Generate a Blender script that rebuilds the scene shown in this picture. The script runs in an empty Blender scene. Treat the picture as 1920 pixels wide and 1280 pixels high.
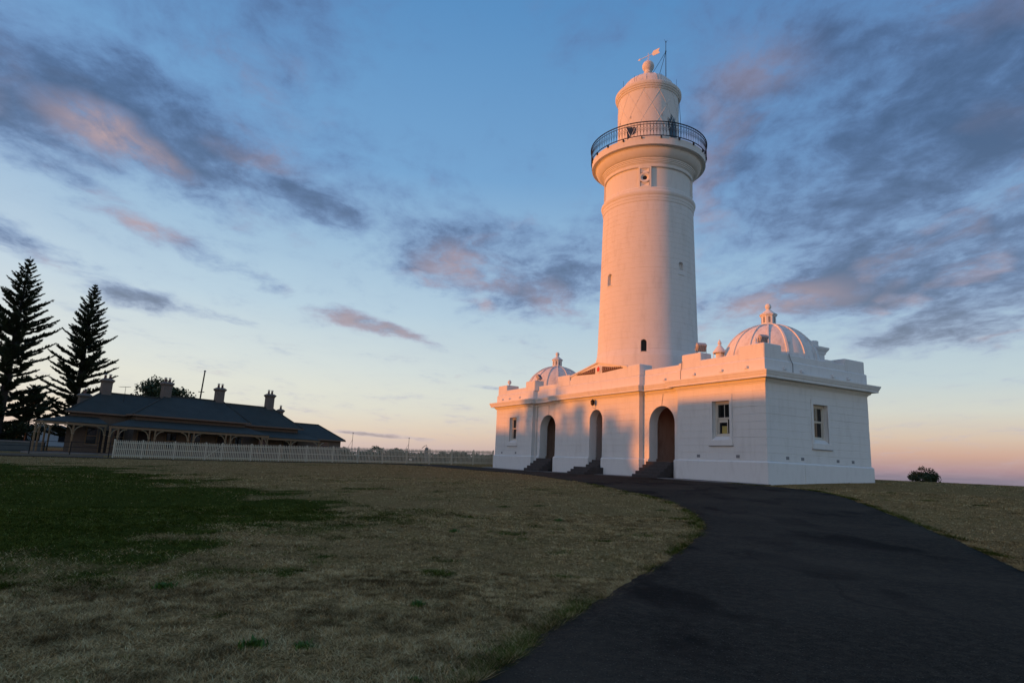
import bpy, math, random
import numpy as np
from mathutils import Vector, Matrix

R = math.radians
PI = math.pi
scene = bpy.context.scene
COL = scene.collection
random.seed(7)
rng = np.random.default_rng(11)

# ------------------------------------------------------------------ camera
EYE = 1.5
cam_d = bpy.data.cameras.new('camera')
cam_d.sensor_fit = 'HORIZONTAL'
cam_d.sensor_width = 36.0
cam_d.lens = 22.41
cam_d.clip_start = 0.1
cam_d.clip_end = 60000
cam = bpy.data.objects.new('camera', cam_d)
COL.objects.link(cam)
PITCH, ROLL = R(10.744), R(2.519)
_f = Vector((0, math.cos(PITCH), math.sin(PITCH)))
_u = Vector((0, -math.sin(PITCH), math.cos(PITCH)))
_r = Vector((1, 0, 0))
_r2 = _r * math.cos(ROLL) + _u * math.sin(ROLL)
_u2 = -_r * math.sin(ROLL) + _u * math.cos(ROLL)
cam.matrix_world = Matrix(((_r2.x, _u2.x, -_f.x, 0), (_r2.y, _u2.y, -_f.y, 0), (_r2.z, _u2.z, -_f.z, EYE), (0, 0, 0, 1)))
scene.camera = cam

# ------------------------------------------------------------------ exposure
scene.view_settings.view_transform = 'Standard'
scene.view_settings.look = 'None'
scene.view_settings.exposure = 0.0
scene.view_settings.gamma = 1.0
scene.view_settings.use_curve_mapping = False
scene.render.engine = 'CYCLES'
scene.cycles.use_denoising = True
scene.cycles.max_bounces = 6
scene.cycles.diffuse_bounces = 4
scene.cycles.transparent_max_bounces = 8

# ------------------------------------------------------------------ node helper
class NT:
    def __init__(self, tree):
        self.t = tree
        tree.nodes.clear()
    def n(self, typ, ins=None, **kw):
        nd = self.t.nodes.new(typ)
        for k, v in kw.items():
            setattr(nd, k, v)
        for k, v in (ins or {}).items():
            s = nd.inputs[k]
            if isinstance(v, bpy.types.NodeSocket):
                self.t.links.new(v, s)
            else:
                s.default_value = v
        return nd
    def math(self, op, a, b=0.0, c=0.0, clamp=False):
        nd = self.n('ShaderNodeMath', {0: a, 1: b, 2: c}, operation=op)
        nd.use_clamp = clamp
        return nd.outputs[0]
    def vm(self, op, a, b=(0, 0, 0)):
        nd = self.n('ShaderNodeVectorMath', {0: a, 1: b}, operation=op)
        return nd.outputs['Value'] if op in ('LENGTH', 'DOT_PRODUCT', 'DISTANCE') else nd.outputs[0]
    def mix(self, fac, a, b, blend='MIX'):
        nd = self.n('ShaderNodeMix', data_type='RGBA', blend_type=blend)
        for s, v in ((nd.inputs[0], fac), (nd.inputs[6], a), (nd.inputs[7], b)):
            if isinstance(v, bpy.types.NodeSocket):
                self.t.links.new(v, s)
            else:
                s.default_value = v if not isinstance(v, tuple) or len(v) == 4 else (*v, 1)
        return nd.outputs[2]
    def ramp(self, fac, stops, interp='LINEAR'):
        nd = self.n('ShaderNodeValToRGB', {0: fac})
        cr = nd.color_ramp
        cr.interpolation = interp
        while len(cr.elements) < len(stops):
            cr.elements.new(0.5)
        for e, (p, c) in zip(cr.elements, stops):
            e.position = p
            e.color = (c, c, c, 1) if isinstance(c, (int, float)) else (*c, 1)
        return nd.outputs[0]
    def noise(self, vec, scale, detail=4.0, rough=0.55, dist=0.0, dims='3D'):
        nd = self.n('ShaderNodeTexNoise', {'Vector': vec, 'Scale': scale, 'Detail': detail, 'Roughness': rough, 'Distortion': dist}, noise_dimensions=dims)
        return nd.outputs[0]
    def smooth(self, v, a, b, o0=0.0, o1=1.0):
        nd = self.n('ShaderNodeMapRange', {'Value': v, 'From Min': a, 'From Max': b, 'To Min': o0, 'To Max': o1}, interpolation_type='SMOOTHSTEP')
        return nd.outputs[0]

# ------------------------------------------------------------------ sun and sky
SUN_HEAD = R(255.0)      # heading clockwise from +Y
SUN_ELEV = R(2.0)
sun_dir = Vector((math.sin(SUN_HEAD) * math.cos(SUN_ELEV), math.cos(SUN_HEAD) * math.cos(SUN_ELEV), math.sin(SUN_ELEV)))
sd = bpy.data.lights.new('sun', 'SUN')
sd.energy = 4.15
sd.angle = R(0.70)
sd.color = (1.0, 0.265, 0.006)
sun = bpy.data.objects.new('sun', sd)
COL.objects.link(sun)
sun.location = sun_dir * 60
sun.rotation_euler = (-sun_dir).to_track_quat('-Z', 'Y').to_euler()

world = bpy.data.worlds.new('World')
scene.world = world
world.use_nodes = True
def build_sky():
    w = NT(world.node_tree)
    d = w.vm('NORMALIZE', w.n('ShaderNodeTexCoord').outputs['Generated'])
    sep = w.n('ShaderNodeSeparateXYZ', {0: d})
    z = sep.outputs[2]
    zc = w.math('MAXIMUM', z, 0.0)
    sky = w.n('ShaderNodeTexSky', sky_type='NISHITA')
    sky.sun_disc = False
    sky.sun_elevation = SUN_ELEV
    sky.sun_rotation = SUN_HEAD
    sky.altitude = 80
    sky.air_density = 1.0
    sky.dust_density = 1.5
    sky.ozone_density = 2.0
    # clear twilight air by elevation, paler towards the sunset, rosier opposite it
    air_w = w.ramp(zc, [(0.004, (0.515, 0.413, 0.429)), (0.015, (0.73, 0.578, 0.503)), (0.04, (0.799, 0.694, 0.558)), (0.07, (0.768, 0.761, 0.658)), (0.1, (0.753, 0.768, 0.687)), (0.14, (0.68, 0.745, 0.73)), (0.22, (0.503, 0.651, 0.753)), (0.31, (0.366, 0.546, 0.716)), (0.42, (0.195, 0.392, 0.651)), (0.62, (0.107, 0.287, 0.558)), (1, (0.048, 0.162, 0.413))])
    air_e = w.ramp(zc, [(0.004, (0.242, 0.205, 0.262)), (0.014, (0.413, 0.275, 0.296)), (0.033, (0.617, 0.392, 0.305)), (0.055, (0.68, 0.539, 0.423)), (0.09, (0.658, 0.665, 0.591)), (0.13, (0.552, 0.651, 0.672)), (0.22, (0.392, 0.552, 0.687)), (0.31, (0.287, 0.462, 0.658)), (0.42, (0.168, 0.352, 0.604)), (0.62, (0.093, 0.254, 0.515)), (1, (0.042, 0.144, 0.376))])
    sun_side = w.vm('DOT_PRODUCT', d, tuple(sun_dir))
    air = w.mix(w.smooth(sun_side, -.85, .30), air_e, air_w)
    glow = w.math('MULTIPLY', w.math('POWER', w.math('MAXIMUM', sun_side, 0.0), 3.0), w.smooth(z, .75, .0))
    gl = w.mix(1.0, w.n('ShaderNodeCombineXYZ', {0: glow, 1: glow, 2: glow}).outputs[0], (9.0, 3.6, 1.0), 'MULTIPLY')
    clear = w.mix(1.0, w.mix(1.0, air, (9.9, 9.9, 9.9), 'MULTIPLY'), w.mix(1.0, sky.outputs[0], (.06, .06, .06), 'MULTIPLY'), 'ADD')
    clear = w.mix(1.0, clear, gl, 'ADD')
    # cloud sheet: project the view ray to a level layer
    k = w.math('DIVIDE', 1.0, w.math('ADD', zc, 0.12))
    p = w.n('ShaderNodeCombineXYZ', {0: w.math('MULTIPLY', sep.outputs[0], k), 1: w.math('MULTIPLY', sep.outputs[1], k), 2: 0.0}).outputs[0]
    warp = w.n('ShaderNodeTexNoise', {'Vector': p, 'Scale': 2.2, 'Detail': 3.0})
    pw = w.vm('ADD', p, w.vm('MULTIPLY', w.vm('SUBTRACT', warp.outputs['Color'], (.5, .5, .5)), (.30, .30, 0)))
    blobs = [(-.96, 1.46, 54, .74, .35, .44), (-.60, 1.86, 54, .36, .17, .38), (-.60, 1.10, 26, .42, .28, .22), (-1.128, 2.23, 63, .52, .10, .30), (-.682, 2.999, 48, .42, .13, .44),
             (-1.72, 2.10, 71, .30, .15, .30), (-1.628, 2.662, 52, .26, .17, .38), (-1.34, 2.90, 50, .34, .12, .24), (-.08, 2.26, 49, .88, .44, .37),
             (.92, 1.30, -55, 1.0, .66, .42), (1.32, 2.05, -62, 1.1, .48, .45), (1.80, 2.446, -81, .62, .36, .40), (-1.241, 6.46, 24, .66, .20, .40),
             (-.138, 4.26, 26, .17, .07, .34), (-1.286, 1.62, 67, .26, .11, .26), (1.45, 1.25, -60, .8, .6, .40), (.25, 1.10, 20, .40, .22, .14), (.28, 2.0, -50, .45, .24, .28)]
    cover = None
    for bx, by, a, sx, sy, wt in blobs:
        m = w.n('ShaderNodeMapping', {'Vector': pw, 'Location': (bx, by, 0), 'Rotation': (0, 0, R(a)), 'Scale': (sx * 1.25, sy * 1.35, 1)}, vector_type='TEXTURE').outputs[0]
        g = w.smooth(w.vm('LENGTH', m), 1.0, 0.15, 0.0, wt)
        cover = g if cover is None else w.math('MAXIMUM', cover, g)
    st = w.vm('MULTIPLY', pw, (1.0, 0.72, 1.0))
    n1 = w.noise(st, 3.4, 12.0, 0.64)
    fib = w.noise(w.vm('MULTIPLY', p, (1.0, .70, 1.0)), 13.0, 8.0, .62)
    low1 = w.noise(st, 2.3, 3.0, 0.55)
    low2 = w.noise(w.vm('ADD', st, (-.17, .06, 0)), 2.3, 3.0, 0.55)
    big = w.noise(w.vm('ADD', p, (3.1, 7.7, 0)), 0.9, 2.0)
    base = w.math('ADD', w.math('ADD', n1, cover), w.math('MULTIPLY', w.math('SUBTRACT', big, .5), .26))
    base = w.math('ADD', base, w.math('MULTIPLY', w.math('SUBTRACT', fib, .5), .34))
    a = w.smooth(base, .53, .92)
    veil = w.math('MULTIPLY', w.smooth(w.math('ADD', n1, w.math('MULTIPLY', big, .5)), .62, .95), .18)
    a = w.math('MULTIPLY', a, w.math('MULTIPLY', w.smooth(z, .0, .05), .92))
    # shaded body, sun-warmed flanks towards the sunset
    bodyc = w.ramp(zc, [(0.0, (.42, .34, .38)), (.12, (.33, .38, .47)), (.25, (.165, .245, .41)), (.45, (.098, .175, .34)), (1.0, (.06, .12, .27))])
    deep = w.smooth(base, .68, 1.06, 1.40, .70)
    bodyc = w.mix(1.0, bodyc, w.n('ShaderNodeCombineXYZ', {0: deep, 1: deep, 2: deep}).outputs[0], 'MULTIPLY')
    lit = w.math('MULTIPLY', w.smooth(w.math('SUBTRACT', low1, low2), .02, .20), w.smooth(n1, .40, .62))
    lit = w.math('MULTIPLY', w.math('MULTIPLY', lit, w.smooth(z, .62, .20, .34, .80)), w.smooth(base, 1.12, .74, .30, 1.0))
    rosy = None                                          # banks whose undersides still catch the sun
    for bx, by, an, sx, sy, wt in [(-1.034, 1.532, 62, .132, .076, .8), (-1.475, 1.751, 87, .05, .055, .8), (-1.234, 2.023, 69, .13, .077, .6), (-.686, 3.019, 49, .305, .115, .5), (-.173, 2.316, 67, .184, .125, .55),
                               (.209, 2.639, 51, .223, .107, .35), (.477, 1.217, -42, .10, .11, .22), (.437, 1.566, 22, .09, .12, .28), (1.05, 2.486, -55, .256, .122, .5), (-1.708, 2.234, 92, .08, .05, .6)]:
        m = w.n('ShaderNodeMapping', {'Vector': pw, 'Location': (bx, by, 0), 'Rotation': (0, 0, R(an)), 'Scale': (sx * 1.9, sy * 1.9, 1)}, vector_type='TEXTURE').outputs[0]
        g = w.smooth(w.vm('LENGTH', m), 1.0, 0.1, 0.0, wt)
        rosy = g if rosy is None else w.math('MAXIMUM', rosy, g)
    lit = w.math('MAXIMUM', w.math('MULTIPLY', lit, .6), w.math('MULTIPLY', rosy, w.smooth(n1, .34, .60)))
    cloud = w.mix(lit, bodyc, (.68, .455, .42))
    cloud = w.mix(1.0, cloud, (9.5, 9.5, 9.5), 'MULTIPLY')
    col = w.mix(veil, clear, w.mix(1.0, w.mix(.5, air, bodyc), (9.9, 9.9, 9.9), 'MULTIPLY'))
    col = w.mix(a, col, cloud)
    bg = w.n('ShaderNodeBackground', {'Color': col, 'Strength': 0.1})
    w.n('ShaderNodeOutputWorld', {'Surface': bg.outputs[0]})
build_sky()
world.cycles.sampling_method = 'MANUAL'
world.cycles.sample_map_resolution = 512

# ------------------------------------------------------------------ mesh helpers
class MB:
    def __init__(self):
        self.v, self.f = [], []
    def add(self, vs, fs):
        o = len(self.v)
        self.v += [tuple(p) for p in vs]
        self.f += [tuple(i + o for i in f) for f in fs]
        return self
    def box(self, x0, x1, y0, y1, z0, z1):
        return self.add([(x0, y0, z0), (x1, y0, z0), (x1, y1, z0), (x0, y1, z0), (x0, y0, z1), (x1, y0, z1), (x1, y1, z1), (x0, y1, z1)],
                        [(0, 3, 2, 1), (4, 5, 6, 7), (0, 1, 5, 4), (1, 2, 6, 5), (2, 3, 7, 6), (3, 0, 4, 7)])
    def bbox(self, x0, x1, y0, y1, z0, z1, b=.02):      # box with chamfered vertical and top edges
        p = [(x0 + b, y0), (x1 - b, y0), (x1, y0 + b), (x1, y1 - b), (x1 - b, y1), (x0 + b, y1), (x0, y1 - b), (x0, y0 + b)]
        cx, cy = (x0 + x1) / 2, (y0 + y1) / 2
        q = [(x + (cx - x) * b / max(abs(cx - x), b) * .9, y + (cy - y) * b / max(abs(cy - y), b) * .9) for x, y in p]
        vs = [(x, y, z0) for x, y in p] + [(x, y, z1 - b) for x, y in p] + [(x, y, z1) for x, y in q]
        fs = [tuple(range(7, -1, -1)), tuple(range(16, 24))]
        for L in (0, 8):
            for i in range(8):
                j = (i + 1) % 8
                fs.append((L + i, L + j, L + 8 + j, L + 8 + i))
        return self.add(vs, fs)
    def prism(self, poly, fn, a, b):                    # poly of 2D points, fn(u,w,t) -> xyz
        n = len(poly)
        vs = [fn(u, w, a) for u, w in poly] + [fn(u, w, b) for u, w in poly]
        fs = [tuple(range(n)), tuple(range(2 * n - 1, n - 1, -1))]
        for i in range(n):
            j = (i + 1) % n
            fs.append((i, i + n, j + n, j))
        return self.add(vs, fs)
    def tube(self, pts, r, n=6, cap=True):
        pts = [Vector(p) for p in pts]
        rs = r if isinstance(r, (list, tuple)) else [r] * len(pts)
        rings = []
        for i, p in enumerate(pts):
            t = (pts[min(i + 1, len(pts) - 1)] - pts[max(i - 1, 0)]).normalized()
            a = t.orthogonal().normalized() if abs(t.z) < .99 else Vector((1, 0, 0))
            if abs(t.z) < .99:
                a = t.cross(Vector((0, 0, 1))).normalized()
            b = t.cross(a)
            rings.append([p + (a * math.cos(2 * PI * k / n) + b * math.sin(2 * PI * k / n)) * rs[i] for k in range(n)])
        vs = [q for ring in rings for q in ring]
        fs = []
        for i in range(len(pts) - 1):
            for k in range(n):
                l = (k + 1) % n
                fs.append((i * n + k, i * n + l, (i + 1) * n + l, (i + 1) * n + k))
        if cap:
            fs.append(tuple(range(n - 1, -1, -1)))
            fs.append(tuple(range((len(pts) - 1) * n, len(pts) * n)))
        return self.add(vs, fs)
    def lathe(self, prof, n=64, c=(0, 0), a0=0.0, cap=False):
        vs, fs = [], []
        for r, z in prof:
            for k in range(n):
                t = a0 + 2 * PI * k / n
                vs.append((c[0] + r * math.cos(t), c[1] + r * math.sin(t), z))
        for i in range(len(prof) - 1):
            for k in range(n):
                l = (k + 1) % n
                fs.append((i * n + k, i * n + l, (i + 1) * n + l, (i + 1) * n + k))
        if cap:
            fs.append(tuple(range(n - 1, -1, -1)))
            fs.append(tuple(range((len(prof) - 1) * n, len(prof) * n)))
        return self.add(vs, fs)
    def sweep(self, path, prof):                        # closed plan path (CCW), closed profile of (outset, z)
        n, m = len(path), len(prof)
        offs = []
        for i in range(n):
            p0, p1, p2 = Vector(path[i - 1]), Vector(path[i]), Vector(path[(i + 1) % n])
            e1, e2 = (p1 - p0).normalized(), (p2 - p1).normalized()
            n1, n2 = Vector((e1.y, -e1.x)), Vector((e2.y, -e2.x))
            offs.append((n1 + n2) / (1 + n1.dot(n2)))
        vs = [(path[i][0] + offs[i].x * o, path[i][1] + offs[i].y * o, z) for i in range(n) for o, z in prof]
        fs = []
        for i in range(n):
            j = (i + 1) % n
            for k in range(m):
                l = (k + 1) % m
                fs.append((i * m + k, j * m + k, j * m + l, i * m + l))
        return self.add(vs, fs)
    def piece(self, fn, prof, sl, sr, ns=1, depth=.3, caps=(True, True)):
        """wall piece: prof = [(z, n)] bottom to top, sl/sr(z, n) the side limits, fn(s, z, n) -> xyz (n outwards)"""
        m = len(prof)
        vs = []
        for z, nn in prof:
            a, b = sl(z, nn), sr(z, nn)
            vs += [fn(a + (b - a) * i / ns, z, nn) for i in range(ns + 1)]
        w = ns + 1
        fs = [(r * w + i, r * w + i + 1, (r + 1) * w + i + 1, (r + 1) * w + i) for r in range(m - 1) for i in range(ns)]
        o = len(vs)
        for z, nn in prof:                              # reveal edges
            vs += [fn(sl(z, nn), z, -depth), fn(sr(z, nn), z, -depth)]
        for r in range(m - 1):
            if caps[0]: fs.append((r * w, (r + 1) * w, o + 2 * (r + 1), o + 2 * r))
            if caps[1]: fs.append((r * w + ns, o + 2 * r + 1, o + 2 * (r + 1) + 1, (r + 1) * w + ns))
        for r in (0, m - 1):                            # bed faces
            z, nn = prof[r]
            a, b = sl(z, nn), sr(z, nn)
            q = len(vs)
            vs += [fn(a + (b - a) * i / ns, z, -depth) for i in range(ns + 1)]
            for i in range(ns):
                fs.append((r * w + i, q + i, q + i + 1, r * w + i + 1) if r == 0 else (r * w + i, r * w + i + 1, q + i + 1, q + i))
        return self.add(vs, fs)
    def mesh(self, name, mat=None, smooth=None):
        me = bpy.data.meshes.new(name)
        me.from_pydata(self.v, [], self.f)
        if mat:
            me.materials.append(mat)
        me.update()
        if smooth is not None:
            import bmesh
            bm = bmesh.new()
            bm.from_mesh(me)
            for e in bm.edges:
                e.smooth = len(e.link_faces) == 2 and e.calc_face_angle(0) < R(smooth)
            for f in bm.faces:
                f.smooth = True
            bm.to_mesh(me)
            bm.free()
        return me
    def build(self, name, mat, parent=None, smooth=None, loc=None, rot=None):
        return link(name, self.mesh(name, mat, smooth), parent, loc, rot)

PROMOTE = {'oculus_panel', 'gallery_railing', 'lantern', 'lantern_dome', 'weather_vane', 'antenna_mast', 'lantern_cornice', 'ball_vent', 'gallery_deck', 'gallery_cove', 'lightning_rod'}
def link(name, me, parent=None, loc=None, rot=None):
    o = bpy.data.objects.new(name, me)
    COL.objects.link(o)
    if parent and parent.name == 'tower' and name in PROMOTE:   # parts of the lighthouse itself, built in tower coordinates
        loc = tuple(Vector(loc or (0, 0, 0)) + parent.location)
        parent = parent.parent
    if parent:
        o.parent = parent
    if loc is not None:
        o.location = loc
    if rot is not None:
        o.rotation_euler = rot
    return o
def tag(o, label=None, cat=None, group=None, kind=None):
    if label: o['label'] = label
    if cat: o['category'] = cat
    if group: o['group'] = group
    if kind: o['kind'] = kind
    return o
def thing(name, label, cat, loc=(0, 0, 0), rz=0.0, group=None):
    o = bpy.data.objects.new(name, None)
    o.empty_display_size = .3
    COL.objects.link(o)
    o.location = loc
    o.rotation_euler = (0, 0, rz)
    return tag(o, label, cat, group)

# ------------------------------------------------------------------ materials
def new_mat(name):
    m = bpy.data.materials.new(name)
    m.use_nodes = True
    return m, NT(m.node_tree)
def finish(t, col, rough=.7, bump=None, strength=.3, dist=.02, spec=.3, metallic=0.0, diff=0.0):
    ins = {'Base Color': col if isinstance(col, bpy.types.NodeSocket) else (*col, 1), 'Roughness': rough, 'Metallic': metallic, 'Specular IOR Level': spec}
    if bump is not None:
        ins['Normal'] = t.n('ShaderNodeBump', {'Height': bump, 'Strength': strength, 'Distance': dist}).outputs[0]
    b = t.n('ShaderNodeBsdfPrincipled', ins)
    if 'Diffuse Roughness' in b.inputs:
        b.inputs['Diffuse Roughness'].default_value = diff
    t.n('ShaderNodeOutputMaterial', {'Surface': b.outputs[0]})
def plain(name, col, rough=.6, var=.15, scale=3.0, bump=.0, metallic=0.0, spec=.3):
    m, t = new_mat(name)
    co = t.n('ShaderNodeTexCoord').outputs['Object']
    nz = t.noise(co, scale, 5.0)
    c = t.mix(nz, tuple(x * (1 - var) for x in col), tuple(min(1, x * (1 + var)) for x in col))
    finish(t, c, rough, nz if bump else None, bump, .02, spec, metallic)
    return m
def stone_paint(name, cylindrical=False):
    m, t = new_mat(name)
    co = t.n('ShaderNodeTexCoord').outputs['Object']
    s = t.n('ShaderNodeSeparateXYZ', {0: co})
    if cylindrical:
        along = t.math('MULTIPLY', t.math('ARCTAN2', s.outputs[1], s.outputs[0]), 3.7)
    else:
        along = t.math('ADD', s.outputs[0], s.outputs[1])
    uv = t.n('ShaderNodeCombineXYZ', {0: along, 1: t.math('SUBTRACT', s.outputs[2], 2.15), 2: 0.0}).outputs[0]
    br = t.n('ShaderNodeTexBrick', {'Vector': uv, 'Color1': (.8, .8, .8, 1), 'Color2': (.9, .9, .9, 1), 'Mortar': (.25, .25, .25, 1), 'Scale': 1.0, 'Mortar Size': .008, 'Mortar Smooth': .6,
                                    'Brick Width': 1.02, 'Row Height': .405})
    fine = t.noise(co, 9.0, 6.0, .6)
    grime = t.noise(t.vm('MULTIPLY', co, (1.3, 1.3, .35)), 1.6, 6.0, .62)
    c = t.mix(t.math('MULTIPLY', t.smooth(grime, .45, .75), .55), (.72, .71, .69, 1), (.58, .565, .535, 1))
    c = t.mix(t.math('MULTIPLY', t.smooth(fine, .5, .72), .25), c, (.60, .58, .55, 1))
    h = t.math('ADD', t.math('MULTIPLY', t.n('ShaderNodeRGBToBW', {0: br.outputs[0]}).outputs[0], .12), t.math('MULTIPLY', fine, .9))
    finish(t, c, .75, h, .45, .018, .25, 0.0, .5)
    return m
def smooth_paint(name, col=(.72, .71, .69), dirt=(.55, .53, .50), amt=.5):
    m, t = new_mat(name)
    co = t.n('ShaderNodeTexCoord').outputs['Object']
    fine = t.noise(co, 7.0, 6.0, .6)
    g = t.noise(t.vm('MULTIPLY', co, (1.5, 1.5, .5)), 2.2, 6.0, .6)
    c = t.mix(t.math('MULTIPLY', t.smooth(g, .46, .76), amt), (*col, 1), (*dirt, 1))
    finish(t, c, .7, fine, .22, .012, .25, 0.0, .5)
    return m
M = {}
M['stone'] = stone_paint('painted_stone')
M['stone_round'] = stone_paint('painted_stone_round', True)
M['white'] = smooth_paint('white_render', amt=.35)
M['dome'] = smooth_paint('white_dome_metal', (.72, .70, .68), (.50, .46, .44), .9)
M['step'] = plain('dark_step_stone', (.055, .047, .045), .8, .35, 4, .3)
M['door'] = plain('brown_door', (.075, .04, .028), .6, .25, 5)
M['porch'] = smooth_paint('porch_plaster', (.44, .31, .25), (.32, .21, .17), .8)
M['passage'] = smooth_paint('passage_plaster', (.36, .32, .30), (.26, .22, .20), .8)
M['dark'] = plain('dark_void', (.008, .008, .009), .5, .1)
M['iron'] = plain('black_iron', (.012, .012, .014), .5, .2, 20, 0, .3)
M['cream'] = plain('cream_sash', (.62, .57, .49), .5, .12, 8)
M['grey_metal'] = plain('grey_metal', (.25, .26, .27), .45, .2, 9, 0, .5)
M['lamp_body'] = plain('lamp_housing_paint', (.42, .38, .36), .6, .15, 9)
M['carved'] = plain('dark_carving', (.09, .055, .04), .8, .3, 12)
M['red'] = plain('red_crest', (.55, .05, .03), .5, .2, 12)
M['lead'] = plain('lead_flashing', (.20, .20, .21), .6, .2, 6)
M['picket'] = plain('picket_paint', (.52, .47, .355), .6, .14, 6, .1)
def glass_mat():
    m, t = new_mat('window_glass')
    finish(t, (.012, .013, .015), .06, None, 0, 0, .6)
    return m
M['glass'] = glass_mat()
def roof_mat():
    m, t = new_mat('slate_blue_roof')
    co = t.n('ShaderNodeTexCoord').outputs['Object']
    s = t.n('ShaderNodeSeparateXYZ', {0: co})
    corr = t.math('SINE', t.math('MULTIPLY', s.outputs[1], 2 * PI / .152))
    nz = t.noise(co, .9, 6.0, .6)
    c = t.mix(nz, (.032, .032, .027, 1), (.068, .066, .055, 1))
    finish(t, c, .75, corr, .5, .02, .15)
    return m
M['roof'] = roof_mat()
M['brickwork'] = plain('cottage_wall', (.13, .10, .08), .8, .3, 5, .3)
M['timber'] = plain('ochre_timber', (.20, .13, .07), .6, .2, 8)
M['fretwork'] = plain('pale_fretwork', (.28, .215, .135), .6, .15, 8)
M['chimney'] = plain('chimney_render', (.15, .12, .10), .8, .25, 4, .3)
M['pot'] = plain('terracotta_pot', (.12, .055, .04), .7, .25, 6)
M['fascia'] = plain('fascia_timber', (.16, .10, .065), .6, .2, 6)
M['bark'] = plain('bark', (.030, .024, .020), .9, .35, 6, .6)
def leaf_mat(name, a, b):
    m, t = new_mat(name)
    g = t.n('ShaderNodeNewGeometry')
    co = t.n('ShaderNodeTexCoord').outputs['Object']
    r = t.n('ShaderNodeObjectInfo').outputs['Random']
    c = t.mix(t.noise(co, 1.8, 4.0), (*a, 1), (*b, 1))
    finish(t, c, .65, None, 0, 0, .25)
    return m
M['needle'] = leaf_mat('pine_needles', (.014, .024, .012), (.040, .056, .026))
M['leaf'] = leaf_mat('dark_leaves', (.022, .034, .013), (.060, .075, .030))
M['scrub'] = leaf_mat('scrub_leaves', (.085, .10, .06), (.17, .185, .11))
M['concrete'] = plain('old_concrete', (.20, .175, .155), .85, .3, 2.5, .3)
M['kerb'] = plain('kerb_concrete', (.14, .125, .105), .85, .3, 2.5, .3)
M['car_white'] = plain('white_wall', (.30, .32, .35), .35, .05, 3, 0, 0, .5)
M['tyre'] = plain('tyre_rubber', (.015, .015, .016), .8, .2)
M['lowwall'] = plain('grey_green_wall', (.075, .085, .085), .8, .25, 3, .2)

# ------------------------------------------------------------------ terrain
CTRL = np.array([(0, -6, -.05), (0, 0, 0), (-10, 0, -.05), (12, 0, .08), (0, 6, .02), (-12, 12, .02), (-3, 14, .08), (7, 14, .22), (14, 14, .35), (-25, 30, .22), (-8, 30, .42), (4, 28, .55), (10, 26, .68),
                 (13.3, 33, .945), (-1.1, 59.1, .95), (5.6, 45.6, .93), (21, 37.2, 1.27), (18, 30, 1.0), (30, 32, 1.12), (46, 57, 1.40), (26, 48, 1.40), (60, 40, 1.42), (35, 22, .85),
                 (-30.9, 51, .53), (-22.5, 55, .66), (-14.8, 59.5, .86), (-1.4, 65.3, 1.21), (0, 80, 1.25), (-20, 78, .95), (-40, 75, .75), (-38.8, 53, .55), (-60, 60, .5), (-45, 40, .25),
                 (-60, 20, .1), (70, 75, 1.1), (30, 85, 1.15), (-40, 10, 0)], float)
def _phi(r):
    return np.where(r > 1e-9, r * r * np.log(np.maximum(r, 1e-9)), 0)
_n = len(CTRL)
_K = _phi(np.hypot(CTRL[:, None, 0] - CTRL[None, :, 0], CTRL[:, None, 1] - CTRL[None, :, 1])) + np.eye(_n) * 2.0
_P = np.c_[np.ones(_n), CTRL[:, :2]]
_A = np.zeros((_n + 3, _n + 3)); _A[:_n, :_n] = _K; _A[:_n, _n:] = _P; _A[_n:, :_n] = _P.T
_W = np.linalg.solve(_A, np.r_[CTRL[:, 2], 0, 0, 0])
def height(x, y):
    x = np.atleast_1d(np.asarray(x, float)); y = np.atleast_1d(np.asarray(y, float))
    r = np.hypot(x + 0, y - 30)
    k = np.minimum(1, 70 / np.maximum(r, 1e-6))          # beyond 70 m hold the edge value
    cx, cy = x * k, 30 + (y - 30) * k
    h = _W[_n] + _W[_n + 1] * cx + _W[_n + 2] * cy
    for i in range(_n):
        h = h + _W[i] * _phi(np.hypot(cx - CTRL[i, 0], cy - CTRL[i, 1]))
    q = x * .75 + y * .66
    e = np.maximum(q - 84, 0)
    h = h - np.minimum(e * e * .004, e * .25)
    return np.maximum(h, -75)
def hz(x, y):
    return float(height(x, y)[0])

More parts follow.
